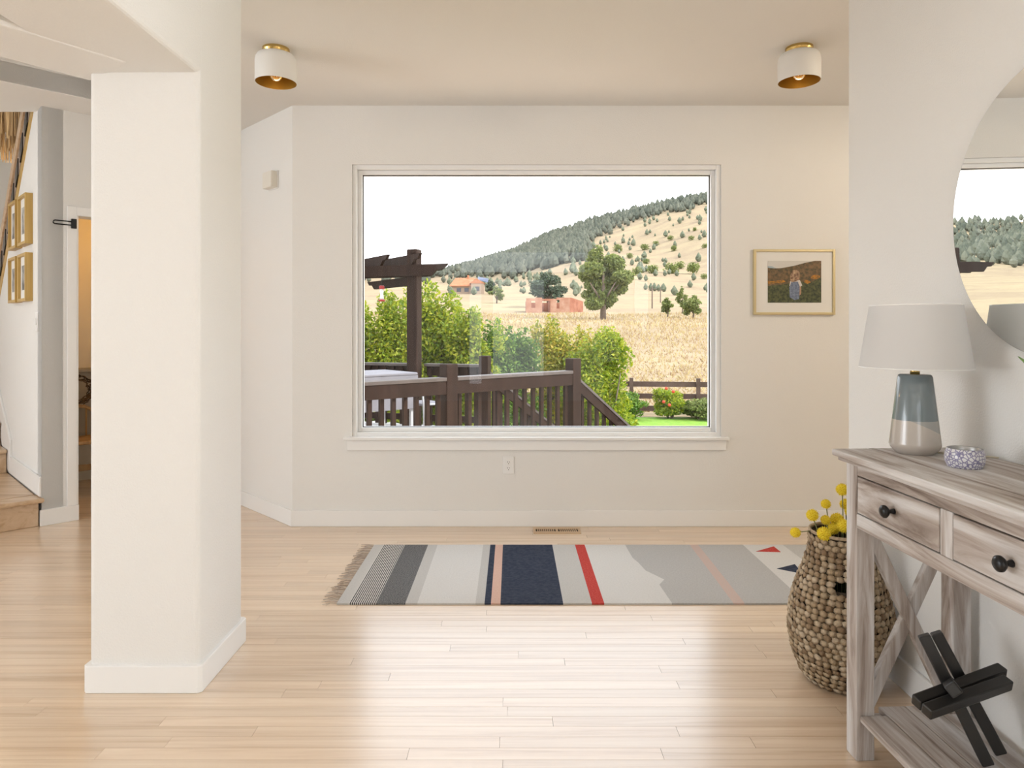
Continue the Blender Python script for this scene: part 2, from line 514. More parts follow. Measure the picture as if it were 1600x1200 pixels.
# ------------------------------------------------------------------ picture window
win = structure('window_1', 'large fixed picture window with white frame')
def ring(x0, x1, z0, z1, t, y0, y1, name, tb=None):
    tb = t if tb is None else tb
    MB().box(x0, x0 + t, y0, y1, z0, z1).box(x1 - t, x1, y0, y1, z0, z1).box(x0 + t, x1 - t, y0, y1, z1 - t, z1).box(x0 + t, x1 - t, y0, y1, z0, z0 + tb).build(name, VINYL, win, bevel=0.003)
ring(WX0, WX1, WZ0 + 0.02, WZ1, 0.028, YW + 0.012, YW + 0.13, 'window_frame')
ring(WX0 + 0.028, WX1 - 0.028, WZ0 + 0.048, WZ1 - 0.028, 0.026, YW + 0.045, YW + 0.13, 'window_sash')
GX0, GX1, GZ0, GZ1 = WX0 + 0.054, WX1 - 0.054, WZ0 + 0.074, WZ1 - 0.054
def frame4(x0, x1, z0, z1, t, y0, y1):
    return MB().box(x0, x0 + t, y0, y1, z0, z1).box(x1 - t, x1, y0, y1, z0, z1).box(x0 + t, x1 - t, y0, y1, z1 - t, z1).box(x0 + t, x1 - t, y0, y1, z0, z0 + t)
frame4(GX0 - 0.001, GX1 + 0.001, GZ0 - 0.001, GZ1 + 0.001, 0.005, YW + 0.072, YW + 0.082).build('window_gasket', DARK, win)
MB().add([(GX0, YW + 0.08, GZ0), (GX1, YW + 0.08, GZ0), (GX1, YW + 0.08, GZ1), (GX0, YW + 0.08, GZ1)], [(0, 1, 2, 3)]).build('pane', GLASS, win)
MB().box(-1.092, 1.409, YW - 0.032, YW + 0.05, 0.562, 0.582).build('window_sill', TRIM, win, bevel=0.004)
MB().box(-1.072, 1.392, YW - 0.016, YW, 0.496, 0.562).build('window_apron', TRIM, win, bevel=0.003)

# ------------------------------------------------------------------ ceiling lamps
def ceiling_lamp(x, y, label, watts=0.10):
    t = thing('ceiling_lamp', label, 'ceiling lamp', (x, y, ZC), group='drum ceiling lamps')
    MB().lathe([(0.068, 0), (0.068, -0.012), (0.062, -0.026), (0.0, -0.026)], (x, y, ZC), 40, close=False).build('brass_base', BRASS, t, smooth=False)
    prof = [(0.0, -0.028), (0.075, -0.028), (0.093, -0.036), (0.102, -0.052), (0.105, -0.07), (0.105, -0.176), (0.1035, -0.178), (0.102, -0.176)]
    s = MB(); s.smooth = True
    s.lathe(prof, (x, y, ZC), 48, close=False)
    s.build('drum_shade', M('lamp_shade_white', (0.80, 0.785, 0.75), 0.5), t)
    s = MB(); s.smooth = True
    s.lathe([(0.1019, -0.1765), (0.1015, -0.07), (0.098, -0.05), (0.075, -0.036), (0.0, -0.034)], (x, y, ZC), 48, close=False)
    s.build('shade_lining', GOLDIN, t)
    MB().lathe([(0.017, -0.034), (0.017, -0.085), (0.014, -0.088)], (x, y, ZC), 20).build('socket', BRASS, t, smooth=True)
    s = MB(); s.smooth = True
    s.lathe([(0.012, -0.086), (0.016, -0.098), (0.027, -0.118), (0.031, -0.135), (0.027, -0.152), (0.015, -0.164), (0.002, -0.167)], (x, y, ZC), 24)
    s.build('bulb', BULB, t)
    f = MB()
    for k in range(4):
        an = k * math.pi / 2
        f.tube([(x + 0.010 * math.cos(an), y + 0.010 * math.sin(an), ZC - 0.10), (x + 0.013 * math.cos(an), y + 0.013 * math.sin(an), ZC - 0.145)], 0.0016, 5)
    f.build('filament', FIL, t)
    l = bpy.data.lights.new('bulb_light', 'POINT'); l.energy = watts; l.color = (1.0, 0.72, 0.42) if watts < 1 else (1.0, 0.88, 0.72); l.shadow_soft_size = 0.03
    lo = bpy.data.objects.new('bulb_light', l); lo.location = (x, y, ZC - 0.185); COL.objects.link(lo); attach(lo, t)
BULB, _n2, _b2 = _mat('bulb_glass')
_b2.inputs['Base Color'].default_value = (1.0, 0.85, 0.6, 1); _b2.inputs['Roughness'].default_value = 0.02
_b2.inputs['Transmission Weight'].default_value = 0.9; _b2.inputs['IOR'].default_value = 1.3
FIL, _n3, _b3 = _mat('filament_glow')
_b3.inputs['Emission Color'].default_value = (1.0, 0.55, 0.2, 1); _b3.inputs['Emission Strength'].default_value = 1.2
ceiling_lamp(-1.227, 3.545, 'white drum ceiling lamp with gold lining, near the slanted niche wall')
ceiling_lamp(3.05, 2.75, 'unseen drum fill lamp added in the side hall behind the right wall', 70)  # out-of-view lamp added to brighten the right end of the window wall
ceiling_lamp(1.487, 3.53, 'white drum ceiling lamp with gold lining, near the framed field photograph')

# ------------------------------------------------------------------ small things on the walls
# door chime box on the niche wall
t = thing('chime_box', 'small cream chime box high on the slanted niche wall', 'chime box', NICHE(0.26, 0, 2.24))
MB().boxf(NICHE, 0.20, 0.33, 0, 0.052, 2.235, 2.345).build('cover', M('cream_plastic', (0.78, 0.74, 0.66), 0.5), t, bevel=0.006)
MB().boxf(NICHE, 0.195, 0.335, 0, 0.008, 2.23, 2.35).build('back_plate', WHITEP, t, bevel=0.003)

# outlet under the window
ox, oz = -0.0225, 0.397
t = thing('wall_outlet', 'white duplex wall outlet below the picture window', 'outlet', (ox, YW, oz - 0.057))
MB().box(ox - 0.035, ox + 0.035, YW - 0.006, YW, oz - 0.0575, oz + 0.0575).build('cover_plate', WHITEP, t, bevel=0.003)
for dz in (0.0195, -0.0195):
    r_ = MB().lathe([(0.0165, 0), (0.0165, 0.003), (0.0, 0.003)], (ox, YW - 0.006, oz + dz), 24, axis=(0, -1, 0), close=False).build('receptacle', WHITEP, t)
    for dx, hw, hh, zz in ((-0.006, 0.0012, 0.0045, 0.003), (0.006, 0.0012, 0.0035, 0.003), (0, 0.0022, 0.0022, -0.008)):
        MB().box(ox + dx - hw, ox + dx + hw, YW - 0.0096, YW - 0.0088, oz + dz + zz - hh, oz + dz + zz + hh).build('slot', DARK, r_)

# light switch on the stair wall
t = thing('light_switch', 'white light switch beside the framed pictures on stair wall', 'switch', STAIR(0.13, 0, 1.28))
MB().boxf(STAIR, 0.09, 0.165, 0, 0.007, 1.27, 1.395).build('cover_plate', WHITEP, t, bevel=0.002)
MB().boxf(STAIR, 0.118, 0.138, 0.007, 0.013, 1.31, 1.355).build('rocker', WHITEP, t, bevel=0.001)

# black swing latch on the closet casing
t = thing('door_latch', 'black looped swing latch on white closet door casing', 'latch', DOORW(0.18, 0.018, 1.98))
MB().boxf(DOORW, 0.160, 0.192, 0.018, 0.034, 1.955, 2.02).build('bracket', BLACK, t, bevel=0.003)
pts = [DOORW(0.165, 0.03, 2.0), DOORW(0.07, 0.03, 2.0)]
for k in range(7):
    an = math.pi / 2 + math.pi * k / 6
    pts.append(DOORW(0.07 + 0.012 * math.cos(an), 0.03, 1.988 + 0.012 * math.sin(an)))
pts += [DOORW(0.07, 0.03, 1.976), DOORW(0.165, 0.03, 1.976)]
MB().tube(pts, 0.0045, 6).build('loop', BLACK, t, smooth=True)

# framed pictures on the stair wall
PHOTO_BW = M('print_grey_photo', (0.50, 0.48, 0.45), 0.6, var=((0.09, 0.085, 0.08), 9))
MAT_W = M('mat_board', (0.80, 0.78, 0.74), 0.8)
for nm, a0, a1, z0, z1, lab in (
        ('a', 0.27, 0.545, 1.865, 2.21, 'oak-framed grey photograph, upper one beside the wall corner'),
        ('b', 0.62, 0.90, 1.865, 2.21, 'oak-framed grey photograph, upper one beside the sloping stringer'),
        ('c', 0.27, 0.545, 1.475, 1.805, 'oak-framed grey photograph, lower one beside the wall corner'),
        ('d', 0.62, 0.90, 1.475, 1.805, 'oak-framed grey photograph, lower one beside the sloping stringer')):
    t = thing('framed_picture', lab, 'picture', STAIR((a0 + a1) / 2, 0, z0), group='framed pictures on the stair wall')
    f = 0.02
    for q in ((a0, a0 + f, z0, z1), (a1 - f, a1, z0, z1), (a0 + f, a1 - f, z1 - f, z1), (a0 + f, a1 - f, z0, z0 + f)):
        MB().boxf(STAIR, q[0], q[1], 0, 0.045, q[2], q[3]).build('frame_side', GOLDW, t, bevel=0.002)
    MB().boxf(STAIR, a0 + f, a1 - f, 0.004, 0.026, z0 + f, z1 - f).build('mat_board', MAT_W, t)
    mw = 0.045
    MB().boxf(STAIR, a0 + f + mw, a1 - f - mw, 0.026, 0.028, z0 + f + 0.06, z1 - f - 0.06).build('photograph', PHOTO_BW, t)

# framed field photograph on the window wall
px0, px1, pz0, pz1 = 1.568, 2.097, 1.376, 1.801
t = thing('framed_picture', 'thin gold-framed photograph of a child standing in a flower field', 'picture', ((px0 + px1) / 2, YW, pz0))
f = 0.016
PALEG = M('pale_gold', (0.62, 0.52, 0.30), 0.35, 0.5)
for q in ((px0, px0 + f, pz0, pz1), (px1 - f, px1, pz0, pz1), (px0 + f, px1 - f, pz1 - f, pz1), (px0 + f, px1 - f, pz0, pz0 + f)):
    MB().box(q[0], q[1], YW - 0.022, YW, q[2], q[3]).build('frame_side', PALEG, t, bevel=0.002)
MB().box(px0 + f, px1 - f, YW - 0.012, YW - 0.002, pz0 + f, pz1 - f).build('mat_board', MAT_W, t)
qx0, qx1, qz0, qz1 = 1.661, 2.008, 1.455, 1.726
def PX(u, v): return (qx0 + (qx1 - qx0) * u, qz0 + (qz1 - qz0) * v)
def flat(mb, pts, lay):
    y = YW - 0.0135 - lay * 0.0004
    mb.add([(PX(u, v)[0], y, PX(u, v)[1]) for u, v in pts], [tuple(range(len(pts)))])
mats = [M('print_sky', (0.62, 0.60, 0.56), 0.6), M('print_hill', (0.22, 0.13, 0.06), 0.6, var=((0.07, 0.06, 0.03), 60)),
        M('print_meadow', (0.11, 0.12, 0.045), 0.6, var=((0.025, 0.035, 0.02), 70)), M('print_orange', (0.55, 0.22, 0.02), 0.6, var=((0.16, 0.1, 0.03), 90)),
        M('print_hair', (0.52, 0.36, 0.22), 0.6, var=((0.12, 0.05, 0.03), 60)), M('print_denim', (0.22, 0.26, 0.36), 0.6, var=((0.1, 0.13, 0.2), 80)),
        M('print_shirt', (0.62, 0.58, 0.54), 0.6), M('print_skin', (0.42, 0.24, 0.15), 0.6), M('print_blue', (0.35, 0.42, 0.46), 0.6)]
p = MB()
p.mi = 0; flat(p, [(0, 0), (1, 0), (1, 1), (0, 1)], 0)
p.mi = 8; flat(p, [(0, 0.82), (0.16, 0.82), (0.08, 0.87), (0, 0.88)], 1)
p.mi = 1; flat(p, [(0, 0.3), (1, 0.3), (1, 1.0), (0.88, 1.0), (0.7, 0.955), (0.5, 0.885), (0.25, 0.825), (0.12, 0.82), (0, 0.835)], 2)
p.mi = 2; flat(p, [(0, 0), (1, 0), (1, 0.6), (0.82, 0.50), (0.55, 0.5), (0.3, 0.44), (0, 0.40)], 3)
p.mi = 3
flat(p, [(0.80, 0.585), (0.90, 0.56), (0.97, 0.60), (0.98, 0.645), (0.88, 0.67), (0.82, 0.64)], 4)
flat(p, [(0.66, 0.50), (0.74, 0.45), (0.80, 0.48), (0.78, 0.53), (0.70, 0.545)], 4)
flat(p, [(0.0, 0.45), (0.25, 0.47), (0.34, 0.5), (0.3, 0.54), (0.1, 0.52), (0, 0.52)], 4)
p.mi = 6; flat(p, [(0.40, 0.40), (0.42, 0.53), (0.60, 0.54), (0.645, 0.41), (0.60, 0.38), (0.58, 0.44)], 5)
p.mi = 7; flat(p, [(0.595, 0.39), (0.625, 0.38), (0.62, 0.2), (0.59, 0.17), (0.595, 0.3)], 5)
p.mi = 5; flat(p, [(0.41, 0.13), (0.40, 0.36), (0.44, 0.50), (0.565, 0.50), (0.595, 0.36), (0.585, 0.09), (0.5, 0.06)], 6)
p.mi = 4; flat(p, [(0.415, 0.52), (0.42, 0.66), (0.46, 0.77), (0.55, 0.785), (0.595, 0.72), (0.59, 0.58), (0.54, 0.515), (0.46, 0.49)], 7)
p.mi = 7; flat(p, [(0.53, 0.575), (0.555, 0.60), (0.585, 0.59), (0.58, 0.545)], 8)
p.build('photograph', mats, t)

# floor register by the window wall
vx0, vx1, vy0, vy1 = 0.135, 0.435, 4.275, 4.395
t = thing('floor_vent', 'slotted maple floor vent below the picture window', 'vent', ((vx0 + vx1) / 2, (vy0 + vy1) / 2, 0))
VW = wood('vent_maple', [(0.46, 0.30, 0.17), (0.58, 0.41, 0.25), (0.62, 0.46, 0.3)], 0, 0.4, 26)
MB().box(vx0, vx1, vy0, vy0 + 0.032, 0, 0.005).box(vx0, vx1, vy1 - 0.032, vy1, 0, 0.005).box(vx0, vx0 + 0.016, vy0 + 0.032, vy1 - 0.032, 0, 0.005).box(vx1 - 0.016, vx1, vy0 + 0.032, vy1 - 0.032, 0, 0.005).box((vx0 + vx1) / 2 - 0.008, (vx0 + vx1) / 2 + 0.008, vy0 + 0.032, vy1 - 0.032, 0, 0.005).build('frame', VW, t)
MB().box(vx0 + 0.01, vx1 - 0.01, vy0 + 0.03, vy1 - 0.03, 0, 0.001).build('duct', DARK, t)
for h in (0, 1):
    for k in range(9):
        xx = vx0 + 0.016 + h * 0.142 + (k + 0.5) * 0.0126 + 0.004
        MB().box(xx, xx + 0.006, vy0 + 0.032, vy1 - 0.032, 0.001, 0.005).build('slat', VW, t)

# ------------------------------------------------------------------ rug
RY0, RY1, RZ = 3.17, 4.033, 0.008
rug = thing('rug', 'flat-woven runner rug with grey, navy, red and pink bands', 'rug', (0.45, 3.6, 0))
def cloth(name, c, c2, sc=120, bump=0.5):
    return M(name, c, 0.95, var=(c2, sc), bump=(400, bump), spec=0.1, scale=(1, 1, 1))
LG = cloth('rug_light_grey', (0.55, 0.535, 0.51), (0.60, 0.585, 0.56)); CR = cloth('rug_cream', (0.68, 0.665, 0.64), (0.73, 0.715, 0.69))
GR = cloth('rug_grey', (0.47, 0.46, 0.445), (0.53, 0.52, 0.505)); NV = cloth('rug_navy', (0.035, 0.045, 0.075), (0.06, 0.07, 0.10), 60)
PK = cloth('rug_pink', (0.68, 0.44, 0.35), (0.72, 0.5, 0.41)); RD = cloth('rug_red', (0.50, 0.05, 0.045), (0.60, 0.10, 0.08))
PP = cloth('rug_faint_pink', (0.62, 0.46, 0.40), (0.58, 0.48, 0.44)); HB = cloth('rug_heather_black', (0.035, 0.035, 0.037), (0.30, 0.30, 0.30), 260)
ST, _ns, _bs = _mat('rug_pinstripe')
_bs.inputs['Roughness'].default_value = 0.95
_tc = _ns.nodes.new('ShaderNodeTexCoord'); _wv = _ns.nodes.new('ShaderNodeTexWave'); _rm = _ns.nodes.new('ShaderNodeValToRGB')
_wv.wave_type = 'BANDS'; _wv.bands_direction = 'X'; _wv.inputs['Scale'].default_value = 33.0; _wv.inputs['Distortion'].default_value = 0.5; _wv.inputs['Detail'].default_value = 1; _wv.inputs['Detail Scale'].default_value = 2.5
_rm.color_ramp.elements[0].position = 0.42; _rm.color_ramp.elements[0].color = (0.02, 0.02, 0.022, 1)
_rm.color_ramp.elements[1].position = 0.55; _rm.color_ramp.elements[1].color = (0.62, 0.60, 0.57, 1)
_ns.links.new(_tc.outputs['Object'], _wv.inputs['Vector']); _ns.links.new(_wv.outputs['Fac'], _rm.inputs[0]); _ns.links.new(_rm.outputs[0], _bs.inputs['Base Color'])
bands = [(-0.815, -0.759, LG), (-0.759, -0.6325, ST), (-0.6325, -0.496, HB), (-0.496, -0.44, LG), (-0.44, -0.17, CR), (-0.17, -0.128, LG),
         (-0.128, -0.098, NV), (-0.098, -0.0536, PK), (-0.0536, 0.238, NV), (0.238, 0.372, LG), (0.372, 0.429, RD)]
for a, b_, m in bands:
    MB().box(a, b_, RY0, RY1, 0.0005, RZ).build('band', m, rug)
jag = [(0.744, RY0), (0.735, 3.40), (0.775, 3.47), (0.705, 3.60), (0.69, 3.72), (0.672, 3.80), (0.668, RY1)]
MB().prism([(0.429, RY0)] + jag + [(0.429, RY1)], 0.0005, RZ).build('band', CR, rug)
pk0, pk1 = [(1.030, RY0), (1.05, RY1)], [(1.082, RY0), (1.10, RY1)]
MB().prism(jag[::-1] + pk0, 0.0005, RZ).build('band', GR, rug)
MB().prism([pk0[0], pk1[0], pk1[1], pk0[1]], 0.0005, RZ).build('band', PP, rug)
MB().prism([pk1[0], (1.37, RY0), (1.365, RY1), pk1[1]], 0.0005, RZ).build('band', GR, rug)
MB().prism([(1.37, RY0), (1.62, RY0), (1.60, RY1), (1.365, RY1)], 0.0005, RZ).build('band', CR, rug)
MB().prism([(1.62, RY0), (1.75, RY0), (1.75, RY1), (1.60, RY1)], 0.0005, RZ).build('band', LG, rug)
def onfloor(x, y):
    Y = FPX * CAMZ / (y - HORIZ); return ((x - 800) / FPX * Y, Y)
for pts, m in (([(1181, 864), (1220, 865), (1209, 856)], RD), ([(1214, 891), (1254, 899), (1242, 884)], NV)):
    MB().prism([onfloor(*q) for q in pts], RZ - 0.002, RZ + 0.0012).build('motif', m, rug)
fr = MB(); rf = random.Random(3)
for side, xe in ((-1, -0.815), (1, 1.75)):
    for k in range(130):
        y = RY0 + (RY1 - RY0) * (k + rf.random()) / 130
        L = rf.uniform(0.045, 0.085); dy = rf.uniform(-0.02, 0.02)
        p0 = (xe - side * 0.002, y, 0.005); p1 = (xe + side * L * 0.5, y + dy * 0.5, 0.006 + rf.random() * 0.004); p2 = (xe + side * L, y + dy, 0.002)
        fr.tube([p0, p1, p2], 0.0013, 4, caps=False)
tag(fr.build('fringe', M('rug_fringe', (0.50, 0.42, 0.35), 0.95, island=((0.28, 0.21, 0.16), (0.62, 0.55, 0.48))), rug), kind='stuff')

# ------------------------------------------------------------------ console table
# local frame: x = along the table away from the camera, y = from wall towards the room, origin at the far front leg
yaw = math.radians(2.5)
cd = Vector((-math.sin(yaw), math.cos(yaw))); cn = Vector((-math.cos(yaw), -math.sin(yaw)))
ORG = Vector((1.0205, 2.02))          # near edge of the far front leg, on the drawer front plane
CON = LF((ORG.x, ORG.y), (-cd.x, -cd.y), (-cn.x, -cn.y))   # a: towards camera, b: towards wall
TZ = 0.913
con = thing('console_table', 'whitewashed wooden console table with X-braced ends and two drawers', 'console table', CON(0.42, 0.18, 0))
LEGW, LEN, DEP = 0.056, 0.776, 0.352      # inner length between legs, depth over legs
def cbox(name, a0, a1, b0, b1, z0, z1, m, parent=con, bevel=0.003):
    # mesh kept in console-aligned coordinates so that the grain follows the boards
    mb = MB().box(a0, a1, b0, b1, z0, z1)
    o = mb.build(name, m, None, bevel=bevel)
    return place(o, parent)
CM = Matrix(((CON.d.x, CON.n.x, 0, CON.o.x), (CON.d.y, CON.n.y, 0, CON.o.y), (0, 0, 1, 0), (0, 0, 0, 1)))
def place(o, parent):
    o.parent = parent
    m = Matrix.Identity(4); p_ = parent
    chain = []
    while p_ is not None:
        chain.append(p_); p_ = p_.parent
    for p_ in reversed(chain): m = m @ p_.matrix_parent_inverse @ p_.matrix_basis
    o.matrix_parent_inverse = m.inverted() @ CM
    return o
# table top of three boards with a moulded edge
bt = [-0.030, 0.085, 0.215, DEP + 0.004]
for i in range(3):
    cbox('top_board', -LEGW - 0.030, LEN + LEGW + 0.03, bt[i] + (0.0006 if i else 0), bt[i + 1], TZ - 0.020, TZ, WASH_X, bevel=0.004 if i == 0 else 0.0015)
cbox('top_moulding', -LEGW - 0.018, LEN + LEGW + 0.018, -0.017, DEP, TZ - 0.033, TZ - 0.020, WASH_X)
for a0 in (-LEGW, LEN):
    for b0 in (0.0, DEP - LEGW):
        cbox('leg', a0, a0 + LEGW, b0, b0 + LEGW, 0, TZ - 0.033, WASH_Z)
cbox('front_rail', 0, LEN, 0.002, 0.022, 0.8475, TZ - 0.033, WASH_X)
cbox('front_rail', 0, LEN, 0.0, 0.024, 0.692, 0.7345, WASH_X)
cbox('middle_stile', 0.366, 0.410, 0.002, 0.022, 0.7345, 0.8475, WASH_Z)
cbox('rear_rail', 0, LEN, DEP - 0.024, DEP, 0.692, TZ - 0.033, WASH_X)
for a0 in (-0.045, LEN + 0.012):
    cbox('side_rail', a0, a0 + 0.033, LEGW, DEP - LEGW, 0.692, TZ - 0.033, WASH_Y)
cbox('dust_panel', 0, LEN, 0.026, DEP - 0.024, 0.692, 0.70, WASH_X)
for a0, a1 in ((0.0, 0.366), (0.410, LEN)):
    dr = cbox('drawer', a0 + 0.003, a1 - 0.003, 0.001, 0.021, 0.7375, 0.8445, WASH_X)
    cbox('drawer_gap', a0, a1, 0.021, 0.025, 0.7345, 0.8475, DARK, dr, bevel=0)
    k = MB(); k.smooth = True
    am = (a0 + a1) / 2
    k.lathe([(0.0085, 0), (0.0075, 0.004), (0.0055, 0.010), (0.0065, 0.015), (0.013, 0.019), (0.0175, 0.025), (0.017, 0.031), (0.011, 0.036), (0.001, 0.0375)], (am, 0.001, 0.790), 28, axis=(0, -1, 0))
    place(k.build('knob', BLACK, None), dr)
# X braces at both ends and the slatted lower shelf
for a0, lab in ((-0.040, 0), (LEN + 0.017, 1)):
    b0, b1 = LEGW, DEP - LEGW
    p = MB().bar((a0 + 0.016, b0 - 0.004, 0.672), (a0 + 0.016, b1 + 0.004, 0.152), 0.026, 0.036, up=(1, 0, 0), roll=math.pi / 2)
    place(p.build('cross_brace', WASH_Z, None, bevel=0.003), con)
    p = MB().bar((a0 + 0.006, b0 - 0.004, 0.152), (a0 + 0.006, b1 + 0.004, 0.672), 0.024, 0.036, up=(1, 0, 0), roll=math.pi / 2)
    place(p.build('cross_brace', WASH_Z, None, bevel=0.003), con)
    cbox('shelf_rail', a0 - 0.004, a0 + 0.036, LEGW, DEP - LEGW, 0.085, 0.118, WASH_Y)
for i in range(4):
    b0 = 0.010 + i * 0.0835
    cbox('shelf_slat', -LEGW + (0.058 if i in (0, 3) else 0.01), LEN + LEGW - (0.058 if i in (0, 3) else 0.01), b0, b0 + 0.081, 0.118, 0.136, WASH_X)

# ------------------------------------------------------------------ lamp, candle tin, plant, sculpture on the console
lx, ly = 1.200, 2.030
lamp = thing('table_lamp', 'table lamp with grey-and-cream glazed ceramic base and white shade', 'lamp', (lx, ly, TZ))
GLZ, ntg, bgz = _mat('glaze_grey_cream')
bgz.inputs['Roughness'].default_value = 0.16; bgz.inputs['Coat Weight'].default_value = 0.5
tco = ntg.nodes.new('ShaderNodeTexCoord'); sx_ = ntg.nodes.new('ShaderNodeSeparateXYZ'); ntg.links.new(tco.outputs['Object'], sx_.inputs[0])
gt = ntg.nodes.new('ShaderNodeMath'); gt.operation = 'GREATER_THAN'; gt.inputs[1].default_value = TZ + 0.100
ntg.links.new(sx_.outputs['Z'], gt.inputs[0])
# second, slanted dip line of the glaze
ml = ntg.nodes.new('ShaderNodeMath'); ml.operation = 'MULTIPLY_ADD'; ml.inputs[1].default_value = 0.45; ml.inputs[2].default_value = -0.45 * lx
ntg.links.new(sx_.outputs['X'], ml.inputs[0])
ad = ntg.nodes.new('ShaderNodeMath'); ad.operation = 'ADD'; ntg.links.new(ml.outputs[0], ad.inputs[0]); ntg.links.new(sx_.outputs['Z'], ad.inputs[1])
g2 = ntg.nodes.new('ShaderNodeMath'); g2.operation = 'GREATER_THAN'; g2.inputs[1].default_value = TZ + 0.082
ntg.links.new(ad.outputs[0], g2.inputs[0])
m1 = ntg.nodes.new('ShaderNodeMixRGB'); m1.inputs[1].default_value = (0.50, 0.45, 0.40, 1); m1.inputs[2].default_value = (0.36, 0.36, 0.34, 1)
ntg.links.new(g2.outputs[0], m1.inputs[0])
m2 = ntg.nodes.new('ShaderNodeMixRGB'); m2.inputs[2].default_value = (0.185, 0.225, 0.24, 1)
ntg.links.new(gt.outputs[0], m2.inputs[0]); ntg.links.new(m1.outputs[0], m2.inputs[1]); ntg.links.new(m2.outputs[0], bgz.inputs['Base Color'])
s = MB(); s.smooth = True
s.lathe([(0.050, 0.0), (0.055, 0.004), (0.0665, 0.018), (0.069, 0.026), (0.0685, 0.032), (0.0465, 0.226), (0.044, 0.232), (0.040, 0.2345), (0.0, 0.2345)], (lx, ly, TZ), 56, close=False)
s.lathe([(0.050, 0.0), (0.0, 0.0)], (lx, ly, TZ), 56, close=False)
s.build('ceramic_base', GLZ, lamp)
MB().lathe([(0.013, 0.2345), (0.013, 0.252), (0.008, 0.254), (0.008, 0.30)], (lx, ly, TZ), 20).build('brass_neck', BRASS, lamp, smooth=True)
SHADE, nts, bss = _mat('lamp_shade_linen')
bss.inputs['Base Color'].default_value = (0.80, 0.79, 0.78, 1); bss.inputs['Roughness'].default_value = 0.9
_t = nts.nodes.new('ShaderNodeBsdfTranslucent'); _t.inputs[0].default_value = (0.8, 0.79, 0.77, 1); _m = nts.nodes.new('ShaderNodeMixShader'); _m.inputs[0].default_value = 0.3
nts.links.new(bss.outputs[0], _m.inputs[1]); nts.links.new(_t.outputs[0], _m.inputs[2]); nts.links.new(_m.outputs[0], nts.nodes['Material Output'].inputs[0])
s = MB(); s.smooth = True
s.lathe([(0.150, 0.252), (0.1215, 0.440)], (lx, ly, TZ), 64, close=False)
s.lathe([(0.120, 0.440), (0.1485, 0.252)], (lx, ly, TZ), 64, close=False)
s.build('shade', SHADE, lamp)
for prof in ([(0.1487, 0.252), (0.1505, 0.252), (0.1502, 0.256), (0.1484, 0.256), (0.1487, 0.252)], [(0.1199, 0.4365), (0.1222, 0.4365), (0.1217, 0.4405), (0.1199, 0.4405), (0.1199, 0.4365)]):
    s = MB(); s.smooth = True
    s.lathe(prof, (lx, ly, TZ), 64, close=False)
    s.build('shade_trim', WHITEP, lamp)
MB().tube([(lx - 0.118, ly, TZ + 0.42), (lx + 0.118, ly, TZ + 0.42)], 0.0015, 6).tube([(lx, ly - 0.118, TZ + 0.42), (lx, ly + 0.118, TZ + 0.42)], 0.0015, 6).build('spider', BRASS, lamp)
s = MB(); s.smooth = True
s.lathe([(0.012, 0.30), (0.018, 0.32), (0.03, 0.35), (0.028, 0.375), (0.012, 0.392), (0.001, 0.395)], (lx, ly, TZ), 20)
s.build('bulb', M('bulb_frosted', (0.85, 0.84, 0.82), 0.4), lamp)
cordm = M('lamp_cord', (0.62, 0.55, 0.42), 0.5)
MB().tube([(lx + 0.055, ly - 0.02, TZ + 0.004), (lx + 0.10, ly - 0.03, TZ + 0.004), (1.378, 1.93, TZ + 0.004)], 0.0028, 6).build('cord', cordm, lamp, smooth=True)
t = thing('power_cord', 'thin beige power cord hanging on the wall behind the console', 'cord', (1.385, 1.72, 0.3))
MB().tube([(1.394, 1.80, 0.86), (1.393, 1.78, 0.70), (1.391, 1.745, 0.58), (1.388, 1.69, 0.46), (1.386, 1.60, 0.36), (1.386, 1.46, 0.30)], 0.0028, 6).build('cable', cordm, t, smooth=True)
t = thing('power_cord', 'beige power cord dropping down the wall from the table lamp', 'cord', (1.385, 1.80, 0.3))
MB().tube([(1.390, 1.925, TZ - 0.005), (1.391, 1.90, 0.80), (1.391, 1.86, 0.68), (1.391, 1.83, 0.60), (1.388, 1.80, 0.50), (1.384, 1.73, 0.40), (1.384, 1.62, 0.30), (1.384, 1.45, 0.24)], 0.0028, 6).build('cable', cordm, t, smooth=True)

tx, ty = 1.21, 1.822
tin = thing('candle_tin', 'round candle tin with white and violet flower pattern', 'candle', (tx, ty, TZ))
TIN, ntt, btt = _mat('tin_print')
btt.inputs['Roughness'].default_value = 0.3
vo = ntt.nodes.new('ShaderNodeTexVoronoi'); vo.feature = 'DISTANCE_TO_EDGE'; vo.inputs['Scale'].default_value = 115
tco = ntt.nodes.new('ShaderNodeTexCoord'); ntt.links.new(tco.outputs['Object'], vo.inputs['Vector'])
r_ = ntt.nodes.new('ShaderNodeValToRGB'); r_.color_ramp.elements[0].position = 0.05; r_.color_ramp.elements[0].color = (0.22, 0.20, 0.34, 1); r_.color_ramp.elements[1].position = 0.17; r_.color_ramp.elements[1].color = (0.72, 0.71, 0.72, 1)
ntt.links.new(vo.outputs['Distance'], r_.inputs[0]); ntt.links.new(r_.outputs[0], btt.inputs['Base Color'])
s = MB(); s.smooth = True
s.lathe([(0.0, 0.0), (0.040, 0.0), (0.0415, 0.004), (0.046, 0.015), (0.047, 0.025), (0.046, 0.036), (0.0425, 0.047), (0.0415, 0.050)], (tx, ty, TZ), 48, close=False)
s.build('tin_body', TIN, tin)
s = MB(); s.smooth = True
s.lathe([(0.0418, 0.050), (0.0405, 0.0505), (0.0395, 0.049), (0.0395, 0.028)], (tx, ty, TZ), 48, close=False)
s.build('rim', M('tin_metal', (0.42, 0.42, 0.42), 0.35, 0.9), tin)
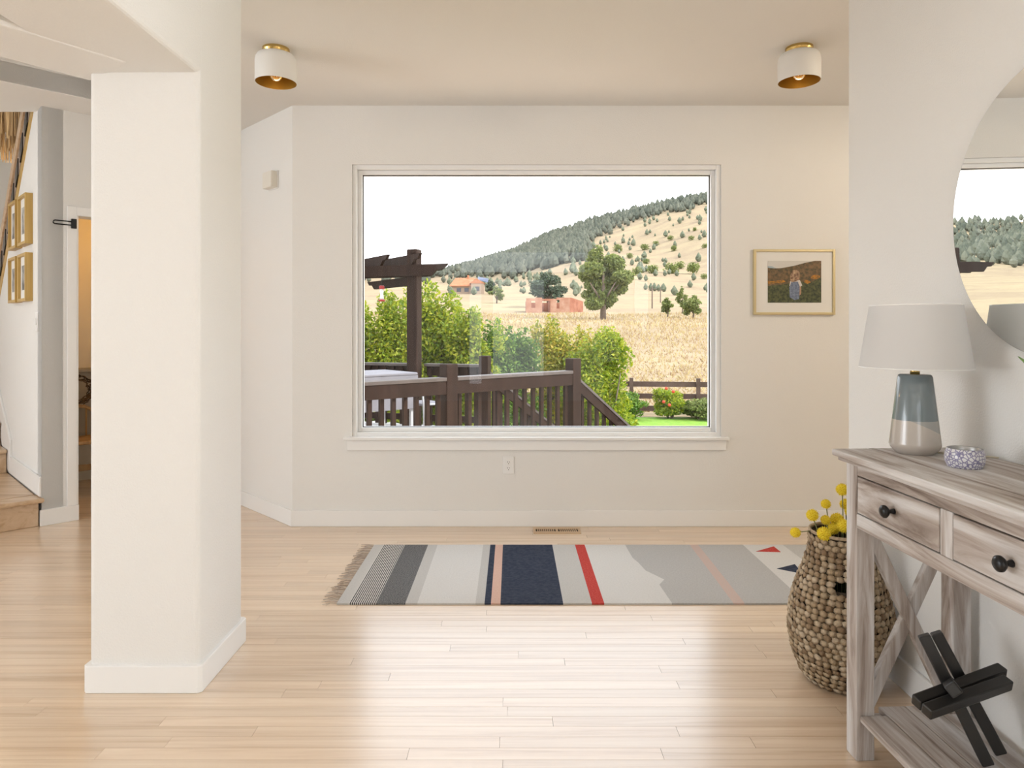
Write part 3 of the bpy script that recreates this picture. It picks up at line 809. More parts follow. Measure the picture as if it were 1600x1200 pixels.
MB().lathe([(0.0, 0.028), (0.0394, 0.028)], (tx, ty, TZ), 40, close=False).build('wax', M('candle_wax', (0.45, 0.42, 0.44), 0.5), tin)
MB().tube([(tx, ty, TZ + 0.028), (tx + 0.001, ty, TZ + 0.036)], 0.001, 6).build('wick', BLACK, tin)

# small potted succulent at the near end of the console (only a leaf tip reaches the picture)
ppx, ppy = 1.245, 1.43
pl = thing('potted_plant', 'green leafy succulent in a pot below the round mirror', 'plant', (ppx, ppy, TZ))
s = MB(); s.smooth = True
s.lathe([(0.0, 0.0), (0.046, 0.0), (0.05, 0.004), (0.062, 0.10), (0.058, 0.102), (0.055, 0.09), (0.0, 0.088)], (ppx, ppy, TZ), 32, close=False)
s.build('pot', M('pot_white', (0.7, 0.69, 0.66), 0.4), pl)
LEAFG = M('succulent_leaf', (0.10, 0.22, 0.045), 0.45, var=((0.2, 0.34, 0.08), 20))
def leaf(root, tip, w, mid=0.06, n=7):
    root = Vector(root); tip = Vector(tip); d = tip - root
    side = d.cross(Vector((0, 0, 1)))
    side = (side if side.length > 1e-4 else Vector((1, 0, 0))).normalized(); nrm = side.cross(d).normalized()
    mb = MB(); mb.smooth = True; v = []; f = []
    for i in range(n + 1):
        s_ = i / n; wd = w * math.sin(math.pi * (0.12 + 0.86 * s_)) ** 0.8; c = root + d * s_ + Vector((0, 0, mid)) * math.sin(math.pi * s_)
        v += [c - side * wd, c - nrm * wd * 0.3, c + side * wd, c + nrm * wd * 0.12]
    for i in range(n):
        for j in range(4):
            f.append((i * 4 + j, i * 4 + (j + 1) % 4, (i + 1) * 4 + (j + 1) % 4, (i + 1) * 4 + j))
    f.append((0, 1, 2, 3)); f.append((n * 4 + 3, n * 4 + 2, n * 4 + 1, n * 4))
    return mb.add(v, f)
tip = pix(1591, 557, 1.62)
for tp in [tip, (1.18, 1.33, 1.20), (1.33, 1.50, 1.24), (1.31, 1.35, 1.22), (1.20, 1.45, 1.28), (1.13, 1.42, 1.14), (1.30, 1.56, 1.16)]:
    leaf((ppx, ppy, TZ + 0.085), tp, 0.021, 0.03).build('leaf', LEAFG, pl)

# black crossed-bar sculpture leaning on the shelf
sc = thing('bar_sculpture', 'black wooden crossed-bar sculpture on the console shelf', 'sculpture', (1.18, 1.80, 0.136))
def sbar(p0, p1): MB().bar(p0, p1, 0.030, 0.030, up=(0, 1, 0), roll=0.3).build('bar', BLACKW, sc, bevel=0.004)
def sp_(x, y, Y): return pix(x, y, Y)
lo = 0.136 + 0.012
def down(x0, y0, Y0, x1, y1, Y1):
    p0 = pix(x0, y0, Y0); p1 = pix(x1, y1, Y1); k = (lo - p0.z) / (p1.z - p0.z)
    return p0, p0 + (p1 - p0) * k
sbar(*down(1443, 992, 1.86, 1513, 1133, 1.80))
sbar(*down(1462, 988, 1.90, 1540, 1133, 1.84))
sbar(pix(1431, 1098, 1.78), pix(1566, 1047, 1.86))
sbar(pix(1447, 1112, 1.74), pix(1575, 1066, 1.82))
sbar(pix(1490, 1078, 1.70), pix(1482, 1064, 1.94))

# ------------------------------------------------------------------ round mirror on the right wall
mr = 0.396; mc = Vector((XR - 0.012, 1.74, 1.60))
mir = thing('round_mirror', 'large round frameless mirror hung on the right wall', 'mirror', (XR, 1.74, 1.204))
tilt = math.radians(0.75)
ax = Vector((-math.cos(tilt), 0, -math.sin(tilt)))
MB().lathe([(mr, 0.0), (mr, 0.0045), (mr - 0.0015, 0.006)], mc, 128, axis=ax, close=False).build('edge', M('mirror_edge', (0.16, 0.14, 0.11), 0.35, 0.6), mir, smooth=True)
MB().lathe([(0.0, 0.006), (mr - 0.0015, 0.006)], mc, 128, axis=ax, close=False).build('glass', MIRROR, mir)
MB().lathe([(0.25, 0.0), (0.25, -0.006), (0.0, -0.006)], mc, 48, axis=ax, close=False).build('backing', DARK, mir)

# ------------------------------------------------------------------ woven basket and yellow flowers
bx, by = 1.205, 2.50
bas = thing('woven_basket', 'tall round basket woven of brown water hyacinth with hand slot', 'basket', (bx, by, 0))
bprof = [(0.0, 0.118), (0.03, 0.138), (0.10, 0.166), (0.18, 0.178), (0.26, 0.172), (0.34, 0.152), (0.42, 0.122), (0.47, 0.108), (0.515, 0.104), (0.535, 0.108)]
def brad(h):
    for i in range(len(bprof) - 1):
        if h <= bprof[i + 1][0]:
            q = (h - bprof[i][0]) / (bprof[i + 1][0] - bprof[i][0]); return bprof[i][1] + q * (bprof[i + 1][1] - bprof[i][1])
    return bprof[-1][1]
def slot(h, th):   # hand slot on the side that faces the room
    return 0.355 < h < 0.395 and abs((th - math.radians(254) + math.pi) % (2 * math.pi) - math.pi) < 0.30
sh = MB(); NH, NT = 40, 72
v = []; fcs = []
for i in range(NH + 1):
    h = 0.535 * i / NH
    for j in range(NT):
        th = 2 * math.pi * j / NT; r = brad(h) - 0.008
        v.append((bx + r * math.cos(th), by + r * math.sin(th), h + 0.002))
for i in range(NH):
    for j in range(NT):
        h = 0.535 * (i + 0.5) / NH; th = 2 * math.pi * (j + 0.5) / NT
        if not slot(h, th): fcs.append((i * NT + j, i * NT + (j + 1) % NT, (i + 1) * NT + (j + 1) % NT, (i + 1) * NT + j))
fcs.append(tuple(range(NT - 1, -1, -1)))
sh.add(v, fcs)
sh.build('lining', M('basket_dark_cord', (0.05, 0.035, 0.022), 0.9), bas)
wv = MB(); wv.smooth = True; rb = random.Random(5)
hrow = 0.0195
for i in range(27):
    h = 0.012 + i * hrow
    r = brad(h); n = int(2 * math.pi * r / 0.026)
    for j in range(n):
        th = 2 * math.pi * (j + 0.5 * (i % 2) + rb.uniform(-0.1, 0.1)) / n
        if slot(h, th): continue
        rl = r - 0.001 + rb.uniform(-0.0015, 0.002)
        tl = (brad(h + 0.01) - brad(h - 0.01)) / 0.02
        e = Vector((-math.sin(th), math.cos(th), 0)); o_ = Vector((math.cos(th), math.sin(th), 0)); u = (Vector((0, 0, 1)) + o_ * tl).normalized(); nn = e.cross(u)
        sl = rb.uniform(0.2, 0.55) * (1 if i % 2 else -1)
        ca, sa = math.cos(sl), math.sin(sl); e2 = e * ca + u * sa; u2 = u * ca - e * sa
        c = Vector((bx, by, h + 0.002)) + o_ * rl
        ea, ua, na = 0.0185, 0.0125, 0.0085
        P = [c - e2 * ea, c - e2 * ea * .55 - u2 * ua * .8 + nn * na * .4, c - e2 * ea * .55 + u2 * ua * .8 + nn * na * .4, c - u2 * ua * .9 + nn * na * .55, c + u2 * ua * .9 + nn * na * .55,
             c + nn * na, c + e2 * ea * .55 - u2 * ua * .8 + nn * na * .4, c + e2 * ea * .55 + u2 * ua * .8 + nn * na * .4, c + e2 * ea, c - nn * 0.004]
        wv.add(P, [(0, 1, 5), (0, 5, 2), (1, 3, 5), (2, 5, 4), (3, 6, 5), (4, 5, 7), (6, 8, 5), (7, 5, 8), (0, 9, 1), (1, 9, 3), (3, 9, 6), (6, 9, 8), (8, 9, 7), (7, 9, 4), (4, 9, 2), (2, 9, 0)])
tag(wv.build('weave', M('hyacinth', (0.4, 0.3, 0.2), 0.75, island=((0.24, 0.155, 0.085), (0.42, 0.31, 0.19), (0.55, 0.44, 0.31)), bump=(220, 0.4)), bas), kind='stuff')
s = MB(); s.smooth = True
s.lathe([(0.107, 0.535), (0.110, 0.541), (0.107, 0.547), (0.101, 0.545), (0.099, 0.536), (0.107, 0.535)], (bx, by, 0), 64, close=False)
s.build('rim', M('basket_rim', (0.36, 0.26, 0.16), 0.8, var=((0.5, 0.38, 0.25), 90)), bas)
YEL = M('craspedia_yellow', (0.88, 0.68, 0.03), 0.8, island=((0.74, 0.50, 0.012), (0.90, 0.70, 0.03), (0.93, 0.78, 0.09)))
STEM = M('flower_stem', (0.20, 0.22, 0.10), 0.7)
def craspedia(px, py, Y, rpx, lab='yellow pompom flower standing in the woven basket'):
    c = pix(px, py, Y); r = rpx / FPX * Y
    t = thing('yellow_flower', lab, 'flower', (bx, by, 0.25), group='yellow pompom flowers in the basket')
    h = MB(); h.ball(c, r * 0.80, n=14, k=9)
    N = 150; ga = math.pi * (3 - math.sqrt(5))
    for i in range(N):
        z = 1 - 2 * (i + 0.5) / N; q = math.sqrt(1 - z * z); a = i * ga
        d = Vector((q * math.cos(a), q * math.sin(a), z)); u = d.cross(Vector((0.3, 0.5, 0.8))).normalized(); w_ = d.cross(u)
        b = c + d * r * 0.74; k = r * 0.115
        h.add([b + u * k, b + w_ * k, b - u * k, b - w_ * k, c + d * r * R.uniform(0.98, 1.1)], [(0, 1, 4), (1, 2, 4), (2, 3, 4), (3, 0, 4)])
    h.build('flower_head', YEL, t)
    root = Vector((bx + (c.x - bx) * 0.25, by + (c.y - by) * 0.25, 0.25))
    lip = Vector((bx + max(-0.085, min(0.085, (c.x - bx) * 0.85)), by + (c.y - by) * 0.6, 0.545))
    pts = [root, lip, c - (c - lip).normalized() * r * 0.5] if (c - lip).length > r else [root, c]
    MB().tube(pts, 0.0022, 6).build('stem', STEM, t, smooth=True)
for q in ((1243, 832, 2.50, 8.5, 'yellow pompom flower leaning out sideways over the basket rim'), (1269.5, 805, 2.50, 9.8), (1290.5, 787.5, 2.54, 8.0), (1290, 812.5, 2.50, 8.0), (1288, 834, 2.44, 11.5), (1308, 812, 2.52, 11.0), (1316, 765, 2.54, 10.0, 'tallest yellow pompom flower in the woven basket, beside the console leg'), (1321, 788, 2.56, 9.0), (1319, 822, 2.44, 11.0), (1302, 826, 2.50, 9.5), (1330, 800, 2.52, 10.0), (1336, 828, 2.48, 10.0)):
    craspedia(*q)

# ------------------------------------------------------------------ staircase
st = thing('staircase', 'oak staircase with a deep first landing step', 'staircase', STAIR(0.2, 0.5, 0))
RISE = 0.182
def oakbox(name, a0, a1, b0, b1, z0, z1, bev=0.004): return MB().boxf(STAIR, a0, a1, b0, b1, z0, z1).build(name, OAK, st, bevel=bev)
oakbox('riser', 0.0, 1.30, 0.016, 1.15, 0, RISE - 0.03)
nb = 4
for i in range(7):
    a0 = -0.03 + i * (1.15 / 7)
    oakbox('landing_board', a0 if i == 0 else a0 + 0.0006, a0 + 1.15 / 7, 0.016 if i else -0.012, 1.15, RISE - 0.03, RISE, 0.012 if i == 0 else 0.0008)
for k in range(1, 7):
    a0 = 1.12 + 0.275 * (k - 1)
    oakbox('riser', a0, a0 + 0.30, 0.020, 1.15, RISE * k, RISE * (k + 1) - 0.03)
    oakbox('tread', a0 - 0.03, a0 + 0.30, 0.020, 1.15, RISE * (k + 1) - 0.03, RISE * (k + 1), 0.010)

# raffia pendant lamp in the stairwell
pc = Vector((-4.62, 6.15, 3.12))
pd = thing('pendant_lamp', 'brown raffia fringe pendant lamp hanging in the stairwell', 'pendant lamp', (pc.x, pc.y, 2.86))
MB().tube([(pc.x, pc.y, 5.3), (pc.x, pc.y, 3.45)], 0.006, 6).build('cord', BLACK, pd)
MB().lathe([(0.30, 0.30), (0.31, 0.31), (0.30, 0.32), (0.05, 0.34), (0.0, 0.34)], (pc.x, pc.y, pc.z), 32, close=False).build('hoop', M('raffia_hoop', (0.10, 0.06, 0.03), 0.8), pd)
ff = MB(); rf = random.Random(9)
for ringr, zt in ((0.30, 0.32), (0.24, 0.20)):
    for k in range(220):
        th = 2 * math.pi * (k + rf.random()) / 220; L = rf.uniform(0.44, 0.50)
        p0 = pc + Vector((ringr * math.cos(th), ringr * math.sin(th), zt)); p1 = p0 + Vector((rf.uniform(-.02, .02), rf.uniform(-.02, .02), -L))
        ff.bar(p0, p1, 0.007, 0.003)
tag(ff.build('fringe', M('raffia', (0.3, 0.2, 0.1), 0.9, island=((0.16, 0.09, 0.035), (0.42, 0.28, 0.14))), pd), kind='stuff')
l = bpy.data.lights.new('pendant_light', 'POINT'); l.energy = 7; l.color = (1.0, 0.78, 0.52); l.shadow_soft_size = 0.08
lo_ = bpy.data.objects.new('pendant_light', l); lo_.location = (pc.x, pc.y, 2.75); COL.objects.link(lo_); attach(lo_, pd)

# ------------------------------------------------------------------ lit closet behind the door
CL = LF(A, (1, 1), (-1, 1))      # a along the door wall, b into the closet
w = MB().boxf(CL, 0.13, LN, 1.36, 1.44, 0, 2.36).boxf(CL, 0.121, 0.15, 0.12, 1.40, 0, 2.36).boxf(CL, LN - 0.04, LN, 0.12, 1.40, 0, 2.36).boxf(CL, 0.13, LN, 0.12, 1.44, 2.33, 2.40)
tag(w.build('wall_closet', M('closet_paint', (0.80, 0.74, 0.62), 0.8)), kind='structure')
l = bpy.data.lights.new('closet_light', 'POINT'); l.energy = 6.5; l.color = (1.0, 0.55, 0.16); l.shadow_soft_size = 0.06
cl = thing('closet_lamp', 'small globe lamp lighting the closet', 'lamp', CL(0.75, 0.70, 2.24))
q = CL(0.75, 0.70, 2.265)
g = MB(); g.smooth = True; g.ball(q, 0.055); g.build('globe', M('globe_glass', (0.9, 0.8, 0.6), 0.3), cl)
MB().lathe([(0.04, 0.065), (0.04, 0.045)], q, 20).build('mount', BRASS, cl)
lo_ = bpy.data.objects.new('closet_light', l); lo_.location = CL(0.75, 0.70, 2.14); COL.objects.link(lo_); attach(lo_, cl)
t = thing('storage_cabinet', 'low grey-brown cabinet against the closet back wall', 'cabinet', CL(0.5, 1.2, 0))
CABM = M('cabinet_paint', (0.30, 0.27, 0.22), 0.6)
MB().boxf(CL, 0.16, 0.80, 1.14, 1.355, 0.40, 0.93).build('body', CABM, t, bevel=0.004)
MB().boxf(CL, 0.155, 0.81, 1.12, 1.358, 0.93, 0.955).build('cabinet_top', CABM, t, bevel=0.003)
for a0 in (0.17, 0.74):
    for b0 in (1.15, 1.30): MB().boxf(CL, a0, a0 + 0.04, b0, b0 + 0.04, 0, 0.40).build('leg', CABM, t)
wr = thing('twig_wreath', 'dark twig wreath resting on a chair in the lit closet', 'wreath', CL(0.40, 0.92, 0.66))
tw = MB(); rf = random.Random(4)
TC = Vector(CL(0.40, 0.92, 0.80))
for k in range(60):
    a = rf.random() * 6.283; L = rf.uniform(0.6, 1.3); rad = 0.10 + rf.uniform(-0.025, 0.025); off = rf.uniform(-0.03, 0.03)
    pts = []
    for i in range(6):
        an = a + L * i / 5; rr_ = rad + rf.uniform(-0.012, 0.012)
        pts.append(TC + CL.d * (rr_ * math.cos(an)) + Vector((0, 0, rr_ * math.sin(an))) + CL.n * off)
    tw.tube(pts, 0.004, 4, caps=False)
tag(tw.build('twigs', M('twig', (0.06, 0.035, 0.02), 0.9, island=((0.02, 0.012, 0.008), (0.14, 0.085, 0.04))), wr), kind='stuff')
chr_ = thing('wooden_chair', 'small wooden chair with arched back in the lit closet', 'chair', CL(0.42, 0.85, 0))
CHW = wood('chair_wood', [(0.30, 0.16, 0.06), (0.42, 0.25, 0.10), (0.48, 0.30, 0.13)], 2, 0.4, 25)
MB().boxf(CL, 0.24, 0.60, 0.66, 1.0, 0.40, 0.43).build('seat', CHW, chr_, bevel=0.008)
for a0 in (0.26, 0.55):
    for b0 in (0.68, 0.95): MB().boxf(CL, a0, a0 + 0.03, b0, b0 + 0.03, 0, 0.40).build('leg', CHW, chr_, bevel=0.003)
pts = [CL(0.27, 0.98, 0.43)] + [CL(0.42 - 0.15 * math.cos(math.pi * i / 10), 0.98, 0.52 + 0.15 * math.sin(math.pi * i / 10)) for i in range(11)] + [CL(0.57, 0.98, 0.43)]
MB().tube(pts, 0.014, 8).build('arched_back', CHW, chr_, smooth=True)
for a0 in (0.36, 0.42, 0.48): MB().tube([CL(a0, 0.98, 0.43), CL(a0, 0.98, 0.66)], 0.007, 6).build('spindle', CHW, chr_, smooth=True)
MB().boxf(CL, 0.275, 0.565, 0.955, 0.972, 0.15, 0.20).build('stretcher', CHW, chr_, bevel=0.003)
b_ = MB(); b_.smooth = True
q = CL(0.215, 0.16, 0.022); q = (q[0], q[1], 0.095)
toy = thing('toy_mallet', 'small yellow toy with a round head standing inside the closet doorway', 'toy', (q[0], q[1], 0))
b_.ball(q, 0.022); b_.build('round_head', M('toy_yellow', (0.85, 0.55, 0.03), 0.4), toy)
MB().lathe([(0.018, 0), (0.016, 0.01), (0.008, 0.02), (0.007, 0.085)], (q[0], q[1], 0), 16).build('handle', M('toy_wood', (0.6, 0.4, 0.12), 0.5), toy, smooth=True)


# ------------------------------------------------------------------ outside: land
LAWN = -1.5
EK = [(-900, 150), (97, 150), (300, 118), (567, 84), (696, 88), (748, 101), (806, 121), (860, 146), (918, 165), (976, 180), (1040, 195), (1104, 207), (1250, 222), (1500, 205), (2500, 150)]
def elev(u):
    x = 800 + FPX * u
    for (x0, e0), (x1, e1) in zip(EK, EK[1:]):
        if x <= x1:
            q = max(0.0, (x - x0) / (x1 - x0)); return e0 + (e1 - e0) * q
    return EK[-1][1]
def gz(X, Y):
    u = X / max(Y, 1.0)
    if Y < 22.8: return LAWN
    z = LAWN + 0.06 * (min(Y, 150) - 22.8)
    if Y > 150: z += 0.085 * (min(Y, 320) - 150)
    z += 0.10 * math.sin(X * 0.35 + 1.3) * math.sin(Y * 0.21) * min(1.0, (Y - 22.8) / 12)
    if Y > 300:
        ridge = CAMZ + elev(u) * 700 / FPX
        q = min(1.0, (Y - 300) / 400); q = q * q * (1.25 - 0.25 * q) * 0.45 + 0.55 * q
        z = z + (ridge - z) * q
        z += 5.0 * math.sin(u * 23 + Y * 0.013) * min(1, (Y - 300) / 150) * max(0.0, 1 - max(0, Y - 560) / 140)
        if Y > 700: z -= (Y - 700) * 0.35
    return z
tm = MB(); tm.smooth = True
us = [-1.35 + 2.5 * i / 170 for i in range(171)]
ys = [5.0, 9, 13, 17, 20, 21.5] + [21.5 * 1.055 ** k for k in range(1, 50)]
ys = [y for y in ys if y < 300] + [300 + 14 * k for k in range(0, 41)]
v = []; f = []
for y in ys:
    for u in us: v.append((u * y, y, gz(u * y, y)))
n = len(us)
for i in range(len(ys) - 1):
    for j in range(n - 1): f.append((i * n + j, i * n + j + 1, (i + 1) * n + j + 1, (i + 1) * n + j))
tm.add(v, f)
LAND, nl, bl = _mat('dry_grass_land')
bl.inputs['Roughness'].default_value = 1.0; bl.inputs['Specular IOR Level'].default_value = 0.0
gp = nl.nodes.new('ShaderNodeNewGeometry')
def noise(scale, stretch, lo, hi, c0, c1):
    mp = nl.nodes.new('ShaderNodeMapping'); mp.inputs['Scale'].default_value = stretch; nl.links.new(gp.outputs['Position'], mp.inputs[0])
    z = nl.nodes.new('ShaderNodeTexNoise'); z.inputs['Scale'].default_value = scale; z.inputs['Detail'].default_value = 8; z.inputs['Roughness'].default_value = 0.65; nl.links.new(mp.outputs[0], z.inputs['Vector'])
    r = nl.nodes.new('ShaderNodeValToRGB'); r.color_ramp.elements[0].position = lo; r.color_ramp.elements[0].color = c4(c0); r.color_ramp.elements[1].position = hi; r.color_ramp.elements[1].color = c4(c1)
    nl.links.new(z.outputs['Fac'], r.inputs[0]); return r.outputs[0]
ca = noise(1.3, (0.5, 1, 1), 0.35, 0.62, (0.22, 0.155, 0.10), (0.33, 0.265, 0.165))
cb = noise(0.07, (0.6, 1, 1), 0.4, 0.62, (0.24, 0.185, 0.135), (0.35, 0.285, 0.18))
mx = nl.nodes.new('ShaderNodeMixRGB'); mx.inputs[0].default_value = 0.5; nl.links.new(ca, mx.inputs[1]); nl.links.new(cb, mx.inputs[2])
nl.links.new(mx.outputs[0], bl.inputs['Base Color'])
tag(tm.build('ground_hillside', LAND), kind='structure')
lw = MB().box(-5.0, 12.0, 10.5, 21.4, LAWN - 0.02, LAWN + 0.03)
tag(lw.build('ground_lawn', M('lawn_green', (0.13, 0.26, 0.02), 0.9, var=((0.19, 0.33, 0.03), 7), bump=(60, 1.0))), kind='structure')
gb = MB(); rg = random.Random(21)
for k in range(1500):
    x = rg.uniform(-4.4, -0.6); y = rg.uniform(9.5, 12.2); s_ = rg.uniform(0.02, 0.045)
    z = LAWN + 0.03
    gb.add([(x - s_, y, z), (x, y - s_, z), (x + s_, y, z), (x, y + s_, z), (x, y, z + s_)], [(0, 1, 4), (1, 2, 4), (2, 3, 4), (3, 0, 4)])
tag(gb.build('gravel', M('gravel_tan', (0.3, 0.2, 0.13), 0.9, island=((0.16, 0.09, 0.055), (0.38, 0.27, 0.19)))), 'tan gravel bed lying behind the deck railing', 'gravel', kind='stuff')

# dry grass tufts on the near field
gt_ = MB(); rg = random.Random(22)
for k in range(24000):
    y = 22.9 + 90 * rg.random() ** 1.7; x = rg.uniform(-0.32, 0.34) * y; z = gz(x, y); k_ = 1 + (y - 22.9) / 60; h = rg.uniform(0.06, 0.20) * k_; w_ = rg.uniform(0.012, 0.035) * k_; dx = rg.uniform(-.15, .15)
    gt_.add([(x - w_, y, z), (x + w_, y + rg.uniform(-.05, .05), z), (x + dx, y, z + h)], [(0, 1, 2)])
tag(gt_.build('dry_grass', M('dry_grass_blades', (0.35, 0.25, 0.12), 0.9, island=((0.26, 0.16, 0.09), (0.38, 0.28, 0.13), (0.44, 0.35, 0.16)))), 'tall dry golden grass covering the field beyond the fence', 'grass', kind='stuff')

# ------------------------------------------------------------------ deck
P1 = Vector((-0.669, 7.20)); P2 = Vector((0.754, 8.40))
DF = LF(P1, P2 - P1, (-(P2 - P1).y, (P2 - P1).x))
LD = (P2 - P1).length
P3 = DF(LD, 1.77, 0)
DZ0, RT = -0.15, 0.78
FE = Vector((-2.27, 10.40))
fdir = (FE - Vector((P3[0], P3[1]))).normalized()
FF = LF((P3[0], P3[1]), fdir, (fdir.y, -fdir.x))
deck = thing('deck', 'grey wooden deck floor behind the house', 'deck', DF(0, 1, DZ0))
for k in range(44):
    a0 = -4.4 + k * 0.145
    if a0 > LD: break
    L = min(4.6, 1.9 + (LD - a0) * 1.9)
    MB().boxf(DF, a0, a0 + 0.14, -0.1, L, DZ0 - 0.03, DZ0).build('deck_board', DECKG, deck)
MB().boxf(DF, -4.4, LD, -0.13, -0.10, DZ0 - 0.24, DZ0).build('fascia', DECK, deck)

def post(F, a, b, z1, parent, z0=LAWN, s=0.07):
    o = MB().boxf(F, a - s, a + s, b - s, b + s, z0, z1).build('post', DECK, parent, bevel=0.008)
    return o
def rail_run(F, a0, a1, b, parent, step=0.13, sgn=-1):
    MB().boxf(F, a0, a1, b - 0.072, b + 0.072, RT - 0.038, RT).build('cap_rail', DECKR, parent, bevel=0.004)
    MB().boxf(F, a0, a1, b + sgn * 0.022, b + sgn * 0.060, RT - 0.178, RT - 0.038).build('face_board', DECK, parent, bevel=0.003)
    MB().boxf(F, a0, a1, b + sgn * 0.022, b + sgn * 0.060, DZ0 + 0.08, DZ0 + 0.17).build('bottom_rail', DECK, parent, bevel=0.003)
    k = int((a1 - a0) / step); me = None
    for i in range(k):
        a = a0 + (i + 0.5) * (a1 - a0) / k
        MB().boxf(F, a - 0.021, a + 0.021, b - 0.020, b + 0.020, DZ0 + 0.02, RT - 0.038).build('baluster', DECK, parent)
DECKR = M('rail_cap_grey_brown', (0.055, 0.042, 0.036), 0.55, var=((0.08, 0.062, 0.055), 8))  # cap rails lighter and greyer than the other deck wood
r1 = thing('deck_railing', 'dark brown deck railing with square balusters and stout posts, nearest the house window', 'railing', DF(0, 0, DZ0))
post(DF, 0, 0, 0.918, r1); post(DF, LD, 0, 0.925, r1); post(DF, -2.4, 0, 0.918, r1)
rail_run(DF, -2.33, -0.07, 0, r1); rail_run(DF, 0.07, LD - 0.07, 0, r1)
r2 = thing('deck_railing', 'dark brown deck railing running beneath the pergola beams', 'railing', FF(0, 0, DZ0))
post(FF, 0, 0, 0.905, r2)
rail_run(FF, 0.07, 0.93, 0, r2, sgn=1); rail_run(FF, 1.13, 3.2, 0, r2, sgn=1)

# deck stairs with sloping rails
ds = thing('deck_stairs', 'brown wooden steps leading from deck down to lawn', 'steps', DF(LD + 1, 0.9, LAWN))
sl = 0.70
for k in range(7):
    a0 = LD + 0.07 + 0.275 * k; z = DZ0 - 0.19 * (k + 1) + 0.0
    MB().boxf(DF, a0, a0 + 0.29, 0.10, 1.67, z - 0.04, z).build('step_tread', DECK, ds, bevel=0.004)
for b in (0.06, 1.68):
    MB().extr([DF(LD, b, DZ0), DF(LD + 1.95, b, LAWN + 0.05), DF(LD + 1.75, b, LAWN), DF(LD, b, DZ0 - 0.30)], DF.n * 0.04).build('stringer', DECK, ds)
for b, lab in ((0.0, 'sloping brown stair handrail descending beside the leafy shrub'), (1.77, 'sloping brown stair handrail descending from the post under the aspens')):
    h = thing('stair_handrail', lab, 'handrail', DF(LD + 1, b, LAWN))
    za = RT - 0.06
    def zz(a): return za - sl * a
    a1 = 1.9
    MB().extr([DF(LD + 0.05, b - 0.06, zz(0.05) - 0.035), DF(LD + a1, b - 0.06, zz(a1) - 0.035), DF(LD + a1, b - 0.06, zz(a1)), DF(LD + 0.05, b - 0.06, zz(0.05))], DF.n * 0.12).build('cap_rail', DECKR, h)
    MB().extr([DF(LD + 0.05, b - 0.05, zz(0.05) - 0.165), DF(LD + a1, b - 0.05, zz(a1) - 0.165), DF(LD + a1, b - 0.05, zz(a1) - 0.035), DF(LD + 0.05, b - 0.05, zz(0.05) - 0.035)], DF.n * 0.036).build('face_board', DECK, h)
    for i in range(13):
        a = 0.16 + i * 0.135
        MB().boxf(DF, LD + a - 0.02, LD + a + 0.02, b - 0.014, b + 0.026, max(LAWN, DZ0 - sl * a - 0.10), zz(a) - 0.05).build('baluster', DECK, h)
    post(DF, LD + a1 + 0.05, b, zz(a1) + 0.12, h)

# pergola
pg = thing('pergola', 'dark brown timber pergola with notched beam ends above the deck', 'pergola', (-1.434, 10.0, DZ0))
bdir = Vector((-0.94, 0.34)).normalized(); rdir = Vector((-0.60, 0.80)).normalized()
PF = LF((-1.434, 10.0), bdir, (bdir.y, -bdir.x))
def pgpost(a): MB().boxf(PF, a - 0.085, a + 0.085, -0.085, 0.085, LAWN, 2.455).build('post', DECK, pg, bevel=0.02)
pgpost(0); pgpost(3.15)
def notched(p0, p1, z0, z1, th, both=True):
    """beam with angled notched ends, p0 -> p1 in plan"""
    p0 = Vector((p0[0], p0[1], 0)); p1 = Vector((p1[0], p1[1], 0)); d = (p1 - p0).normalized(); L = (p1 - p0).length; n = Vector((d.y, -d.x, 0)); h = z1 - z0
    prof = [(0, z1), (0.07, z0 + h * .55), (0.17, z0 + h * .5), (0.25, z0)]
    prof += [(L - 0.25, z0), (L - 0.17, z0 + h * .5), (L - 0.07, z0 + h * .55), (L, z1)]
    pts = [p0 + d * a - n * th / 2 + Vector((0, 0, z)) for a, z in prof]
    return MB().extr(pts, n * th)
def PFv(a, b): q = PF(a, b, 0); return Vector((q[0], q[1]))
notched(PFv(-0.46, 0.11), PFv(3.95, 0.11), 2.06, 2.22, 0.045).build('beam', DECK, pg)
notched(PFv(-0.60, -0.11), PFv(3.95, -0.11), 2.06, 2.22, 0.045).build('beam', DECK, pg)
for k in range(6):
    c = PFv(0.12 + k * 0.52, 0)
    notched(c - rdir * 0.42, c + rdir * 2.6, 2.22, 2.37, 0.042).build('rafter', DECK, pg)
q0 = Vector((-1.434, 10.0))
notched(q0 - rdir * 0.1, q0 + rdir * 1.55, 1.93, 2.06, 0.05).build('side_beam', DECK, pg)

# hummingbird feeder hanging from the pergola
fp = pix(596.5, 458, 10.28)
fd = thing('bird_feeder', 'red and clear hummingbird feeder hanging from the pergola', 'bird feeder', (fp.x, fp.y, 1.70))
REDP = M('feeder_red', (0.45, 0.02, 0.02), 0.35)
MB().tube([(fp.x, fp.y, 2.07), (fp.x, fp.y, 1.93)], 0.004, 6).build('hanger', BLACK, fd)
MB().lathe([(0.02, 1.945), (0.04, 1.935), (0.04, 1.895), (0.03, 1.89)], (fp.x, fp.y, 0), 20).build('cap', REDP, fd)
MB().lathe([(0.026, 1.89), (0.03, 1.86), (0.022, 1.82), (0.03, 1.76), (0.03, 1.735)], (fp.x, fp.y, 0), 20).build('bottle', M('feeder_bottle', (0.80, 0.80, 0.80), 0.15), fd, smooth=True)
MB().lathe([(0.03, 1.735), (0.052, 1.73), (0.055, 1.715), (0.04, 1.705)], (fp.x, fp.y, 0), 20).build('base', REDP, fd)

